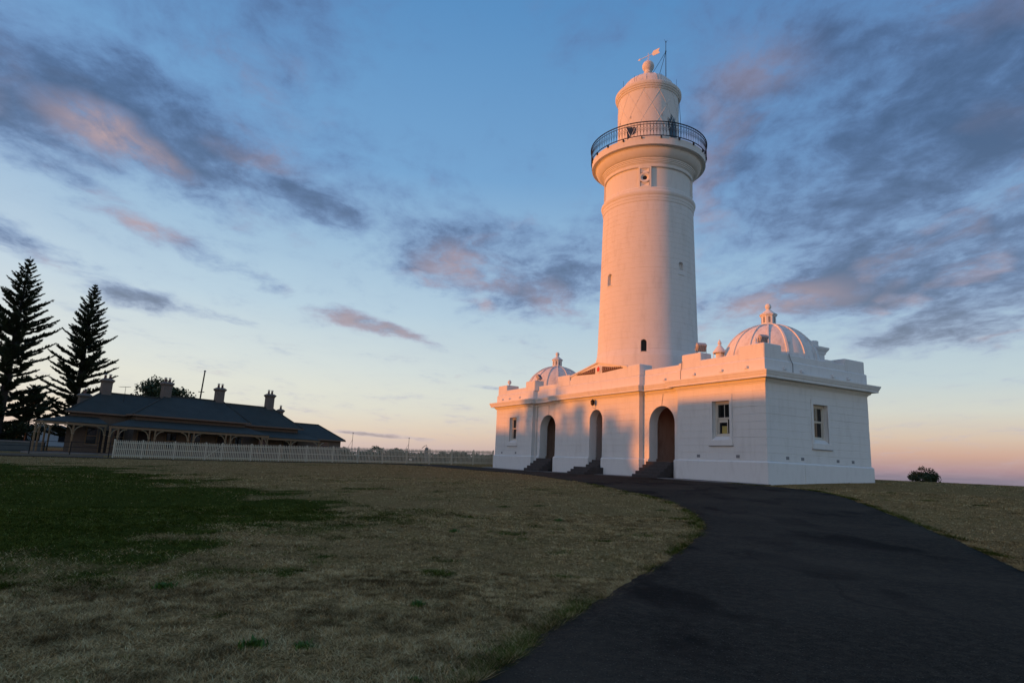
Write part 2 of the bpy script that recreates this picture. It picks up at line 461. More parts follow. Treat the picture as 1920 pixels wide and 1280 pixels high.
def vn(x, y, s, seed=0):                                # cheap value noise for colouring the turf
    r_ = np.random.default_rng(seed).random((256, 256))
    fx, fy = x / s, y / s
    ix, iy = np.floor(fx).astype(int), np.floor(fy).astype(int)
    tx, ty = fx - ix, fy - iy
    tx, ty = tx * tx * (3 - 2 * tx), ty * ty * (3 - 2 * ty)
    g = lambda a, b: r_[a % 256, b % 256]
    return (g(ix, iy) * (1 - tx) + g(ix + 1, iy) * tx) * (1 - ty) + (g(ix, iy + 1) * (1 - tx) + g(ix + 1, iy + 1) * tx) * ty
GREEN = [(-4.6, 8.5), (-3.6, 11.9), (-3.7, 16.6), (-6, 20.8), (-11, 25), (-22, 36), (-44, 38), (-44, 6), (-6.5, 8.1)]
def green_mask(x, y):
    ins = in_poly(x, y, np.array(GREEN))
    dist = np.full(x.shape, 1e9)
    for (ax, ay), (bx, by) in zip(GREEN, GREEN[1:] + GREEN[:1]):
        ex, ey = bx - ax, by - ay
        t = np.clip(((x - ax) * ex + (y - ay) * ey) / (ex * ex + ey * ey), 0, 1)
        dist = np.minimum(dist, np.hypot(x - ax - ex * t, y - ay - ey * t))
    sd_ = np.where(ins, dist, -dist)
    sc = .7 + .06 * np.hypot(x, y)
    g = sd_ / sc * .5 + .5 + (vn(x, y, 1.9, 1) - .5) * 1.3 + (vn(x, y, .6, 2) - .5) * .9
    g = np.clip(g, 0, 1) * (.80 + .35 * vn(x, y, 2.6, 6))
    p = vn(x, y, .9, 3) * .6 + vn(x, y, .33, 4) * .4     # small stray green spots
    return np.clip(np.maximum(g, np.clip((p - .735) * 9, 0, .8)), 0, 1)
def in_poly(x, y, poly):
    ins = np.zeros(x.shape, bool)
    j = len(poly) - 1
    for i in range(len(poly)):
        xi, yi, xj, yj = *poly[i], *poly[j]
        c = ((yi > y) != (yj > y)) & (x < (xj - xi) * (y - yi) / (yj - yi + 1e-12) + xi)
        ins ^= c
        j = i
    return ins

# drive edges (plan, metres) from the near foreground round to the front of the building and along the fence
LEFT = [(-3.2, 1.0), (-1.4, 3.0), (-.15, 4.75), (.55, 6.4), (1.85, 9.0), (3.35, 12.2), (4.55, 15.2), (5.35, 19.2), (5.4, 23.4), (4.5, 29.0), (3.0, 36.0), (.2, 45.5), (-4.2, 54.0), (-9.5, 58.6), (-19.0, 54.8), (-31.0, 48.4), (-44.0, 42.0)]
RIGHT = [(4.6, -2.2), (6.0, 3.0), (7.2, 7.2), (8.0, 9.9), (9.6, 13.9), (11.7, 20.4), (13.2, 25.8), (13.3, 29.6), (12.3, 32.4), (10.2, 36.6), (6.3, 43.6), (1.3, 52.6), (-2.6, 59.4), (-8.5, 61.0), (-19.6, 56.1), (-31.6, 49.8), (-44.6, 43.2)]
def spline(pts, per=14):
    P = [np.array(p, float) for p in pts]
    P = [2 * P[0] - P[1]] + P + [2 * P[-1] - P[-2]]
    out = []
    for i in range(1, len(P) - 2):
        for k in range(per):
            t = k / per
            a, b, c, d = P[i - 1], P[i], P[i + 1], P[i + 2]
            out.append(.5 * ((2 * b) + (c - a) * t + (2 * a - 5 * b + 4 * c - d) * t * t + (3 * b - a - 3 * c + d) * t ** 3))
    out.append(P[-2])
    return np.array(out)
DL, DR = spline(LEFT, 40), spline(RIGHT, 40)
DRIVE_POLY = np.vstack([DL, DR[::-1]])
def attr(me, name, vals):
    a = me.attributes.new(name, 'FLOAT', 'POINT')
    a.data.foreach_set('value', np.asarray(vals, np.float32))

def ground_mat():
    m, t = new_mat('dry_turf')
    co = t.n('ShaderNodeTexCoord').outputs['Object']
    g = t.n('ShaderNodeAttribute', attribute_name='green').outputs['Fac']
    n1 = t.noise(co, 1.4, 6.0, .62)
    n2 = t.noise(co, 22.0, 5.0, .65)
    n3 = t.noise(co, .35, 3.0)
    dry = t.mix(t.smooth(n2, .35, .68), (.14, .083, .032, 1), (.42, .265, .11, 1))
    dry = t.mix(t.math('MULTIPLY', t.smooth(n1, .45, .7), .45), dry, (.22, .155, .05, 1))
    dry = t.mix(t.math('MULTIPLY', t.smooth(n3, .4, .65), .35), dry, (.30, .165, .075, 1))
    grn = t.mix(t.smooth(n2, .35, .7), (.027, .032, .006, 1), (.080, .088, .019, 1))
    gm = t.smooth(t.math('ADD', g, t.math('MULTIPLY', t.math('SUBTRACT', n1, .5), .5)), .25, .75)
    far = t.smooth(t.vm('LENGTH', co), 90, 160)
    c = t.mix(gm, dry, grn)
    c = t.mix(far, c, (.045, .05, .03, 1))
    finish(t, c, 1.0, t.math('ADD', n2, t.math('MULTIPLY', n1, .6)), .9, .05, 0.0)
    return m
M['turf'] = ground_mat()
def ground():
    na, rad = 240, [0.0] + list(np.geomspace(.6, 90, 150)) + list(np.geomspace(96, 4000, 36))
    th = np.linspace(0, 2 * PI, na, endpoint=False)
    V = [(0, 0)]
    for r in rad[1:]:
        V += [(r * math.sin(a), r * math.cos(a)) for a in th]
    V = np.array(V)
    z = height(V[:, 0], V[:, 1])
    near = np.hypot(V[:, 0], V[:, 1]) < 60
    z = z + near * ((vn(V[:, 0], V[:, 1], 1.1, 8) - .5) * .035) * ~in_poly(V[:, 0], V[:, 1], DRIVE_POLY)
    F = [(0, 1 + (k + 1) % na, 1 + k) for k in range(na)]
    for i in range(len(rad) - 2):
        a, b = 1 + i * na, 1 + (i + 1) * na
        F += [(a + k, a + (k + 1) % na, b + (k + 1) % na, b + k) for k in range(na)]
    me = bpy.data.meshes.new('ground')
    me.from_pydata(np.c_[V, z].tolist(), [], F)
    me.materials.append(M['turf'])
    me.polygons.foreach_set('use_smooth', [True] * len(me.polygons))
    attr(me, 'green', green_mask(V[:, 0], V[:, 1]) * (np.hypot(V[:, 0], V[:, 1]) < 70))
    me.update()
    o = link('ground', me)
    tag(o, kind='structure')
    # make sure faces look up
    if me.polygons[5].normal.z < 0:
        me.flip_normals()
ground()

def asphalt_mat():
    m, t = new_mat('worn_asphalt')
    co = t.n('ShaderNodeTexCoord').outputs['Object']
    agg = t.noise(co, 70.0, 3.0, .7)
    patch = t.noise(t.vm('MULTIPLY', co, (1, .55, 1)), .75, 4.0, .5)
    mott = t.noise(co, 9.0, 5.0, .65)
    wear = t.noise(co, .3, 3.0)
    vo = t.n('ShaderNodeTexVoronoi', {'Vector': co, 'Scale': 38.0})
    chip = t.math('MULTIPLY', t.smooth(vo.outputs['Distance'], .30, .12), t.smooth(t.n('ShaderNodeSeparateColor', {0: vo.outputs['Color']}).outputs[0], .55, .95))
    crack_w = t.n('ShaderNodeTexVoronoi', {'Vector': t.vm('ADD', co, t.vm('MULTIPLY', t.n('ShaderNodeTexNoise', {'Vector': co, 'Scale': 1.6, 'Detail': 4.0}).outputs['Color'], (.9, .9, 0))), 'Scale': .42}, feature='DISTANCE_TO_EDGE').outputs['Distance']
    crack = t.math('MULTIPLY', t.smooth(crack_w, .012, .002), t.smooth(wear, .48, .56))
    c = t.mix(t.smooth(agg, .3, .75), (.011, .0084, .0060, 1), (.066, .049, .034, 1))
    c = t.mix(t.math('MULTIPLY', t.smooth(mott, .42, .68), .55), c, (.078, .055, .037, 1))
    c = t.mix(t.math('MULTIPLY', t.smooth(patch, .53, .63), .78), c, (.0070, .0054, .0044, 1))
    c = t.mix(t.math('MULTIPLY', t.smooth(wear, .40, .68), .5), c, (.085, .060, .041, 1))
    c = t.mix(t.math('MULTIPLY', chip, .7), c, (.17, .14, .115, 1))
    c = t.mix(t.math('MULTIPLY', crack, .28), c, (.004, .0035, .003, 1))
    finish(t, c, .95, t.math('SUBTRACT', t.math('ADD', agg, t.math('MULTIPLY', mott, 1.5)), t.math('MULTIPLY', crack, .3)), .9, .014, .06)
    return m
M['asphalt'] = asphalt_mat()
def strip(name, A, B, mat, lift, nx=12):
    A, B = np.asarray(A), np.asarray(B)
    V, F = [], []
    TT = [0, .006] + [k / (nx - 2) for k in range(1, nx - 2)] + [.994, 1]
    for a, b in zip(A, B):
        for k in range(nx + 1):
            p = a + (b - a) * TT[k]
            V.append((p[0], p[1], 0))
    V = np.array(V, float)
    V[:, 2] = height(V[:, 0], V[:, 1]) + lift
    w = nx + 1
    edge = (np.arange(len(V)) % w == 0) | (np.arange(len(V)) % w == nx)
    V[edge, 2] -= lift + .05
    for i in range(len(A) - 1):
        for k in range(nx):
            F.append((i * w + k, i * w + k + 1, (i + 1) * w + k + 1, (i + 1) * w + k))
    me = bpy.data.meshes.new(name)
    me.from_pydata(V.tolist(), [], F)
    me.materials.append(mat)
    me.update()
    if me.polygons[len(me.polygons) // 2].normal.z < 0:
        me.flip_normals()
    me.polygons.foreach_set('use_smooth', [True] * len(me.polygons))
    o = link(name, me)
    return tag(o, kind='structure')
# slightly ragged edge between asphalt and turf
_j = lambda n, s: (np.convolve(np.random.default_rng(s).normal(0, 1, n + 4), np.ones(3) / 3, 'same')[2:-2])[:, None] * .018
_k = lambda n, s: (np.convolve(np.random.default_rng(s).normal(0, 1, n + 12), np.ones(7) / 7, 'same')[6:-6])[:, None] * .07
strip('road', DL + np.c_[_j(len(DL), 1) + _k(len(DL), 5), _j(len(DL), 2)], DR + np.c_[_j(len(DR), 3) + _k(len(DR), 6), _j(len(DR), 4)], M['asphalt'], .03, 16)

def sea():
    m, t = new_mat('sea_water')
    co = t.n('ShaderNodeTexCoord').outputs['Object']
    finish(t, (.02, .035, .05), .25, t.noise(co, .05, 4.0), .3, 1.0, .5)
    me = MB().add([(-30000, 300, -74), (40000, 300, -74), (40000, 45000, -74), (-30000, 45000, -74)], [(0, 1, 2, 3)]).mesh('sea', m)
    tag(link('sea', me), kind='structure')
sea()

# ================================================================== LIGHTHOUSE
PHI = .5045
UX = np.array([-math.sin(PHI), math.cos(PHI)])          # along the front
VX = np.array([math.cos(PHI), math.sin(PHI)])           # into the building
AX = np.array([13.303, 33.0])
LW, LD = 29.82, 8.8
lh = thing('lighthouse', 'white stone lighthouse with round tower, black iron gallery and low domed wings', 'lighthouse', (AX[0], AX[1], 0), PHI)
def lw(d, s):                                           # local to world plan
    return AX + VX * d + UX * s
GZ, PLZ, CZ = .35, 2.15, 6.20                           # below ground, plinth top, underside of cornice
OUT = [(0, 0), (LD, 0), (LD, LW), (0, LW), (0, 23.4), (.38, 23.4), (.38, 19.87), (0, 19.87), (0, 9.93), (.38, 9.93), (.38, 6.41), (0, 6.41)]
NC = 10
CH = (CZ - PLZ) / NC
def front(d0):
    return lambda s, z, n: (d0 - n, s, z)
def sidef(s, z, n):                                     # right end, s runs inwards
    return (s, -n, z)
def arch_half(a0, a1, zs, crown):
    c, r = (a0 + a1) / 2, (a1 - a0) / 2
    k = (crown - zs) / r
    def hw(z):
        if z <= zs: return r
        return r * math.sqrt(max(0.0, 1 - ((z - zs) / (k * r)) ** 2))
    return c, hw
ARCH = {'R': (7.07, 9.39, .38, 4.32, 5.44), 'C': (13.85, 15.36, 0.0, 4.72, 5.50), 'L': (20.42, 22.74, .38, 4.32, 5.44)}
jr = random.Random(3)
def wall_courses(root, fn, s0, s1, k0, k1, hole=None, arch=None, zlo=PLZ):
    """coursed wall between s0 and s1; k = +1 outer corner, -1 inner corner"""
    for i in range(NC):
        z0, z1 = PLZ + i * CH, PLZ + (i + 1) * CH
        e = jr.uniform(-.004, .004)
        spans = []
        if hole and hole[2] < z1 - .001 and hole[3] > z0 + .001:
            zs = sorted({z0, z1, max(z0, min(z1, hole[2])), max(z0, min(z1, hole[3]))})
            for a, b in zip(zs, zs[1:]):
                inside = hole[2] - .001 <= a and b <= hole[3] + .001
                spans.append((a, b, inside, None))
        elif arch and arch[4] > z0:
            zs = [z0, min(z1, arch[4])] + ([z1] if arch[4] < z1 - .001 else [])
            for a, b in zip(zs, zs[1:]):
                spans.append((a, b, b <= arch[4] + .001, 'arch'))
        else:
            spans.append((z0, z1, False, None))
        for a, b, opened, kind in spans:
            g = .016
            prof = [(a, e - g if a == z0 else e)]
            if a == z0: prof.append((a + .014, e))
            nz = 7 if kind == 'arch' and opened and b > arch[3] else 1
            top = b - (.014 if b == z1 else 0)
            st = prof[-1][0]
            prof += [(st + (top - st) * k / nz, e) for k in range(1, nz + 1)]
            if b == z1: prof.append((b, e - g))
            L = lambda z, n: s0 - k0 * n
            Rr = lambda z, n: s1 + k1 * n
            if not opened:
                jobs = [(L, Rr, .45, (False, False))]
            elif kind == 'arch':
                c, hw = arch_half(arch[0], arch[1], arch[3], arch[4])
                jobs = [(L, lambda z, n: c - hw(z), .7, (False, True)), (lambda z, n: c + hw(z), Rr, .7, (True, False))]
            else:
                jobs = [(L, lambda z, n: hole[0], .45, (False, True)), (lambda z, n: hole[1], Rr, .45, (True, False))]
            for l_, r_, dp, cp_ in jobs:
                MB().piece(fn, prof, l_, r_, 1, dp, cp_).build('stone_course', M['stone'], root)
WIN_R = (2.42, 3.66, 3.25, 5.40)
WIN_L = (26.02, 27.26, 3.25, 5.40)
WIN_S = (3.80, 5.04, 3.25, 5.36)
fw = MB().box(.46, .52, .5, LW - .5, GZ + .1, CZ).build('front_wall', M['white'], lh)   # rubble core right behind the front
# core must stay open at arches and windows: replace by pieces between openings
core = MB()
ops = sorted([(WIN_R[0], WIN_R[1]), (7.07, 9.39), (13.85, 15.36), (20.42, 22.74), (WIN_L[0], WIN_L[1])])
x = .5
for a, b in ops:
    core.box(.47, .52, x, a - .02, GZ + .1, CZ)
    x = b + .02
core.box(.47, .52, x, LW - .5, GZ + .1, CZ)
fw.data = core.mesh('front_wall', M['white'])
wall_courses(fw, front(0), 0, 6.41, 1, 1, hole=WIN_R)
wall_courses(fw, front(.38), 6.41, 9.93, -1, -1, arch=ARCH['R'])
wall_courses(fw, front(0), 9.93, 19.87, 1, 1, arch=ARCH['C'])
wall_courses(fw, front(.38), 19.87, 23.4, -1, -1, arch=ARCH['L'])
wall_courses(fw, front(0), 23.4, LW, 1, 1, hole=WIN_L)
ret = MB()                                              # short return faces of the recesses
for s, sg in ((6.41, 1), (9.93, -1), (19.87, 1), (23.4, -1)):
    y0, y1 = sorted((s - sg * .02, s - sg * .4))
    ret.box(.012, .40, y0, y1, PLZ - .02, CZ)
ret.build('return_wall', M['stone'], fw)
sw = MB().box(.5, 3.78, .46, .52, GZ + .1, CZ).box(5.06, LD - .5, .46, .52, GZ + .1, CZ).build('end_wall', M['white'], lh)
wall_courses(sw, sidef, 0, LD, 1, 1, hole=WIN_S)
bw = MB().box(LD - .5, LD, .01, LW, GZ, CZ).box(.01, LD, LW - .5, LW - .006, GZ, CZ).build('back_wall', M['white'], lh)

# plinth, broken at the doorways
pl = MB()
PP = [(GZ, .10), (2.06, .10), (2.15, .0), (2.151, -.02)]
def plinth(fn, a, b, k0, k1):
    pl.piece(fn, PP, lambda z, n: a - k0 * n, lambda z, n: b + k1 * n, 1, .6, (k0 == 0, k1 == 0))
plinth(front(0), 0, 6.41, 1, 1)
plinth(front(.38), 6.41, 7.07, -1, 0); plinth(front(.38), 9.39, 9.93, 0, -1)
plinth(front(0), 9.93, 13.85, 1, 0); plinth(front(0), 15.36, 19.87, 0, 1)
plinth(front(.38), 19.87, 20.42, -1, 0); plinth(front(.38), 22.74, 23.4, 0, -1)
plinth(front(0), 23.4, LW, 1, 1)
plinth(sidef, 0, LD, 1, 1)
for s, sg in ((6.41, 1), (9.93, -1), (19.87, 1), (23.4, -1)):
    fnr = (lambda s_, sg_: (lambda t, z, n: (t, s_ + sg_ * n, z)))(s, sg)
    pl.piece(fnr, PP, lambda z, n: 0 - n, lambda z, n: .38 - n, 1, .3, (False, False))
pl.build('plinth', M['white'], lh)

# entablature and parapet
MB().sweep(OUT, [(-.3, 6.19), (.02, 6.19), (.05, 6.25), (.13, 6.30), (.17, 6.38), (.17, 6.42), (-.3, 6.42)]).build('bed_moulding', M['white'], lh)
MB().sweep(OUT, [(-.3, 6.423), (.44, 6.423), (.445, 6.56), (.475, 6.575), (.50, 6.66), (.54, 6.74), (.545, 6.80), (.05, 6.865), (-.3, 6.865)]).build('cornice', M['white'], lh)
MB().sweep(OUT, [(-.35, 6.868), (.02, 6.868), (.02, 7.46), (-.05, 7.53), (-.35, 7.53)]).build('blocking_course', M['white'], lh)
par = MB().sweep(OUT, [(-.40, 7.533), (-.06, 7.533), (-.06, 7.88), (-.10, 7.91), (-.40, 7.91)]).build('parapet', M['white'], lh)
MB().box(.85, LD - .3, .3, LW - .3, 7.35, 7.40).build('flat_roof', M['lead'], lh)
def pier(d0, d1, s0, s1, z1, name='parapet_pier'):
    MB().bbox(d0, d1, s0, s1, 7.535, z1, .04).build(name, M['white'], par)
pier(.045, 1.45, .045, 1.71, 8.34)
pier(LD - 1.9, LD - .045, .045, 1.6, 8.26)
pier(.045, .95, 4.55, 6.10, 8.38)
pier(.045, .95, 23.3, 24.8, 8.40)
pier(.045, 1.3, LW - 1.65, LW - .045, 8.40)
pier(.03, 1.15, 9.96, 11.25, 8.30)
pier(.03, 1.15, 18.1, 19.8, 8.36)
pier(5.2, 6.0, .08, .9, 8.02)
# pediment in the middle of the parapet
ped = MB().prism([(11.25, 7.54), (11.25, 8.22), (14.5, 8.86), (17.9, 8.16), (18.1, 7.54)], lambda s, z, t: (t, s, z), .05, .75).build('pediment', M['white'], lh)
rk = MB()
for (a, za), (b, zb) in (((11.2, 8.20), (14.5, 8.86)), ((14.5, 8.86), (18.0, 8.14))):
    rk.prism([(a, za), (b, zb), (b, zb + .10), (a, za + .10)], lambda s, z, t: (t, s, z), -.03, .80)
rk.build('raking_moulding', M['white'], ped)
for sg in (-1, 1):                                      # carved tapering foliage panels on both sides of the crest
    for k in range(9):
        s = 14.45 + sg * (.58 + k * .24)
        hh = .34 * (1 - k / 9.5)
        zc_ = 8.30 + .05 * (1 - k / 9)
        pts = [(.045, s - sg * .09, zc_ - hh * .4), (.02, s + sg * .04, zc_ - hh * .1), (.03, s - sg * .06, zc_ + hh * .15), (.035, s + sg * .07, zc_ + hh * .4)]
        MB().tube(pts, [.035, .045, .04, .015], 5).build('carved_scroll', M['porch'], ped)
    MB().prism([(14.45 + sg * .42, 8.10), (14.45 + sg * .42, 8.56), (14.45 + sg * 2.75, 8.24), (14.45 + sg * 2.75, 8.20)], lambda s, z, t: (t, s, z), .035, .06).build('carved_panel', M['carved'], ped)
crest = MB().lathe([(.001, .0), (.26, .0), (.29, .03), (.24, .06), (.001, .06)], 20).build('crest', M['white'], ped, 40, (.05, 14.42, 8.40), (0, -PI / 2, 0))
MB().prism([(-.13, -.16), (.13, -.16), (.17, .05), (0, .2), (-.17, .05)], lambda a, b, t: (b, a, t), .05, .075).build('crest_shield', M['red'], ped, None, (.05, 14.42, 8.40), (0, -PI / 2, 0))
# weather spouts, vents and wires
for s in (1.15, 2.9, 5.0, 7.9, 25.6, 27.4, 28.7):
    dd = .38 if 6.41 < s < 9.93 else 0
    MB().box(dd - .16, dd - .02, s - .11, s + .11, 7.02, 7.16).build('water_spout', M['white'], lh)
for d in (1.5, 2.9, 5.6, 7.0):
    MB().box(d - .11, d + .11, -.16, -.02, 7.02, 7.16).build('water_spout', M['white'], lh)
def vent(x0, x1, y0, y1, z0, z1, along):
    v = MB()
    v.box(x0, x1, y0, y1, z0, z1)
    o = v.build('air_vent', M['lead'], lh)
    return o
for s in (1.9, 4.75, 26.0, 28.5):
    vent(-.008, .05, s - .12, s + .12, 2.27, 2.43, 's')
for d in (1.55, 2.75, 5.75, 7.1):
    vent(d - .12, d + .12, -.008, .05, 2.27, 2.43, 'd')
for (d, s, z0, z1) in ((.25, 6.62, GZ + .3, 6.30), (.25, 23.22, GZ + .3, 6.30)):
    o = MB().tube([(d, s, z0), (d, s, z1)], .055, 8).build('downpipe', M['white'], lh, 40)
    MB().lathe([(.06, 0), (.13, .12), (.13, .22), (.06, .24)], 10, cap=True).build('hopper', M['white'], o, 40, (d, s, z1 - .2))
for pts in ([(.36, 8.05, 6.28), (.36, 8.14, 5.85), (.36, 8.2, 5.46)], [(.36, 21.45, 6.28), (.36, 21.47, 5.46)]):
    MB().tube(pts, .014, 5).build('cable', M['grey_metal'], lh)
for pts in ([(-.02, 2.22, 3.15), (-.02, 2.22, 5.75)], [(3.62, -.02, 3.2), (3.62, -.02, 5.62)], [(2.78, -.115, .9), (2.78, -.115, 2.05)]):
    MB().tube(pts, .02, 5).build('conduit', M['white'], lh)
MB().tube([(.02, 6.05, 8.0), (-.01, 6.07, 7.6), (-.03, 6.12, 7.3), (-.03, 6.12, 6.9)], .02, 5).build('cable', M['lead'], lh)
MB().tube([(2.0, .03, 7.95), (2.05, -.03, 7.6), (2.2, -.04, 7.4), (2.2, -.04, 6.9)], .022, 5).build('cable', M['lead'], lh)

# windows ------------------------------------------------------------------
def sash_window(kind, h, blind):
    """h = (s0, s1, z0, z1); built in (s, z, n) like the walls"""
    fn = front(0) if kind == 'front' else sidef
    if kind == 'end':
        fn = lambda s, z, n: (s, -n, z)
    s0, s1, z0, z1 = h
    P = lambda m, a, b, c, d, n0, n1: m.prism([(a, c), (b, c), (b, d), (a, d)], lambda s, z, t: fn(s, z, t), n0, n1)
    w = MB()
    for a, b, c, d in ((s0 - .16, s0, z0, z1 + .16), (s1, s1 + .16, z0, z1 + .16), (s0, s1, z1, z1 + .16)):
        P(w, a, b, c, d, -.05, .022)
    o = w.build('window', M['white'], lh)
    MB().prism([(z0 - .32, .05), (z0 - .02, .05), (z0 + .20, -.24), (z0 + .20, -.40), (z0 - .32, -.40)], lambda z, n, t: fn(t, z, n), s0 - .20, s1 + .20).build('sill', M['white'], o)
    MB().prism([(z0 - .35, .075), (z0 - .315, .075), (z0 - .315, -.1), (z0 - .35, -.1)], lambda z, n, t: fn(t, z, n), s0 - .24, s1 + .24).build('sill_drip', M['lead'], o)
    f = MB()
    b0, b1, c0, c1 = s0 + .0, s1 - .0, z0 + .20, z1
    for a, b, c, d in ((b0, b0 + .11, c0, c1), (b1 - .11, b1, c0, c1), (b0 + .11, b1 - .11, c1 - .13, c1), (b0 + .11, b1 - .11, c0, c0 + .10)):
        P(f, a, b, c, d, -.36, -.25)
    f.build('window_frame', M['cream'], o)
    mid = (c0 + c1) / 2 + .02
    for (za, zb, n) in ((mid, c1 - .13, -.29), (c0 + .10, mid, -.32)):
        sa = MB()
        P(sa, b0 + .11, b0 + .16, za, zb, n - .04, n); P(sa, b1 - .16, b1 - .11, za, zb, n - .04, n)
        P(sa, b0 + .16, b1 - .16, za, za + .055, n - .04, n); P(sa, b0 + .16, b1 - .16, zb - .05, zb, n - .04, n)
        if n > -.3: P(sa, (b0 + b1) / 2 - .016, (b0 + b1) / 2 + .016, za + .055, zb - .05, n - .035, n - .004)
        sa.build('sash', M['cream'], o)
        for a, b in ((b0 + .16, (b0 + b1) / 2 - .016), ((b0 + b1) / 2 + .016, b1 - .16)):
            g = MB(); P(g, a, b, za + .055, zb - .05, n - .03, n - .022)
            g.build('pane', M['glass'], o)
    if blind:
        bl = MB()
        a, b = b0 + .42, b1 - .18
        for q in ((a, b, mid - .22, mid - .06), (a, a + .05, c0 + .18, mid - .22), (b - .05, b, c0 + .18, mid - .22)):
            P(bl, *q, -.338, -.334)
        bl.build('paper_notice', M['cream'], o)
        bl = MB(); P(bl, a + .06, b - .22, c0 + .16, mid - .42, -.338, -.334)
        bl.build('yellow_reflection', plain('yellow_reflection', (.42, .33, .10), .6), o)  # yellow plate imitates a warm reflection in the lower sash
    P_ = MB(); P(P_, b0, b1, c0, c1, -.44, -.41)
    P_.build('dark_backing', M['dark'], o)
sash_window('front', WIN_R, True)
sash_window('front', WIN_L, False)
sash_window('end', WIN_S, False)

# doorways -------------------------------------------------------------------
for key, (a0, a1, d0, zs, crown) in ARCH.items():
    c, hw = arch_half(a0, a1, zs, crown)
    back = d0 + (3.4 if key != 'C' else 2.2)
    if key != 'C':
        y0, y1 = a0 - .55, a1 + .55
        x0_, x1_ = d0 + .705, back + .02
        vb = MB().add([(x, y, z) for z in (1.90, 5.6) for x, y in ((x0_, y0), (x1_, y0), (x1_, y1), (x0_, y1))], [(0, 1, 2, 3), (7, 6, 5, 4), (0, 4, 5, 1), (1, 5, 6, 2), (2, 6, 7, 3)]).build('vestibule', M['porch'], lh)
    poly = [(c - hw(z), z) for z in np.linspace(GZ, crown, 22)] + [(c + hw(z), z) for z in np.linspace(crown, GZ, 22)][1:]
    dw = MB().prism(poly, lambda s, z, t: (t, s, z), back, back + .1).build('doorway', M['porch'], lh)
    if key == 'C':                                      # deep vaulted passage
        v, fcs = [], []
        for d in (d0 + .62, back):
            v += [(d, s, z) for s, z in poly]
        n = len(poly)
        fcs = [(i, i + 1, n + i + 1, n + i) for i in range(n - 1)]
        MB().add(v, fcs).build('passage', M['passage'], dw)
    # panelled double door
    dz0, dz1, hwid = 1.97, zs - .15, (a1 - a0) / 2 - .22
    for sg in (-1, 1):
        x0, x1 = sorted((c + sg * .01, c + sg * hwid))
        leaf = MB().box(back - .05, back - .004, x0, x1, dz0, dz1).build('door_leaf', M['door'], dw)
        for z0, z1 in ((dz0 + .15, dz0 + .9), (dz0 + 1.05, dz1 - .15)):
            MB().box(back - .065, back - .052, x0 + .12, x1 - .12, z0, z1).build('door_panel', M['door'], dw)
    # steps, each tread its own stone
    if key == 'C':
        fl = [(-1.70, .95, 1.10, 13.55, 15.55), (-1.45, 1.10, 1.27, 13.55, 15.55), (-1.20, 1.27, 1.44, 13.55, 15.55), (-.30, 1.44, 1.62, 13.92, 15.30), (-.04, 1.62, 1.79, 13.92, 15.30), (.22, 1.79, 1.96, 13.92, 15.30)]
    else:
        w0, w1 = a0 + .03, a1 - .03
        fl = [(d0 - 1.43 + .28 * i, .95 + .202 * i, .95 + .202 * (i + 1), w0, w1) for i in range(5)]
    st = MB().box(fl[-1][0] + .05, back, fl[-1][3] + .05, fl[-1][4] - .05, GZ, fl[-1][2] - .06).build('steps', M['step'], lh)
    for i, (sd0, z0, z1, w0, w1) in enumerate(fl):
        dend = back - .01 if i == len(fl) - 1 else fl[i + 1][0] + .3
        zb = GZ if i == 0 else z0 + .002
        j = jr.uniform(-.012, .012)
        MB().bbox(sd0 + j, dend, w0 - .004 * (len(fl) - i), w1 + .004 * (len(fl) - i), zb - (.3 if i else 0), z1, .018).build('step', M['step'], st)

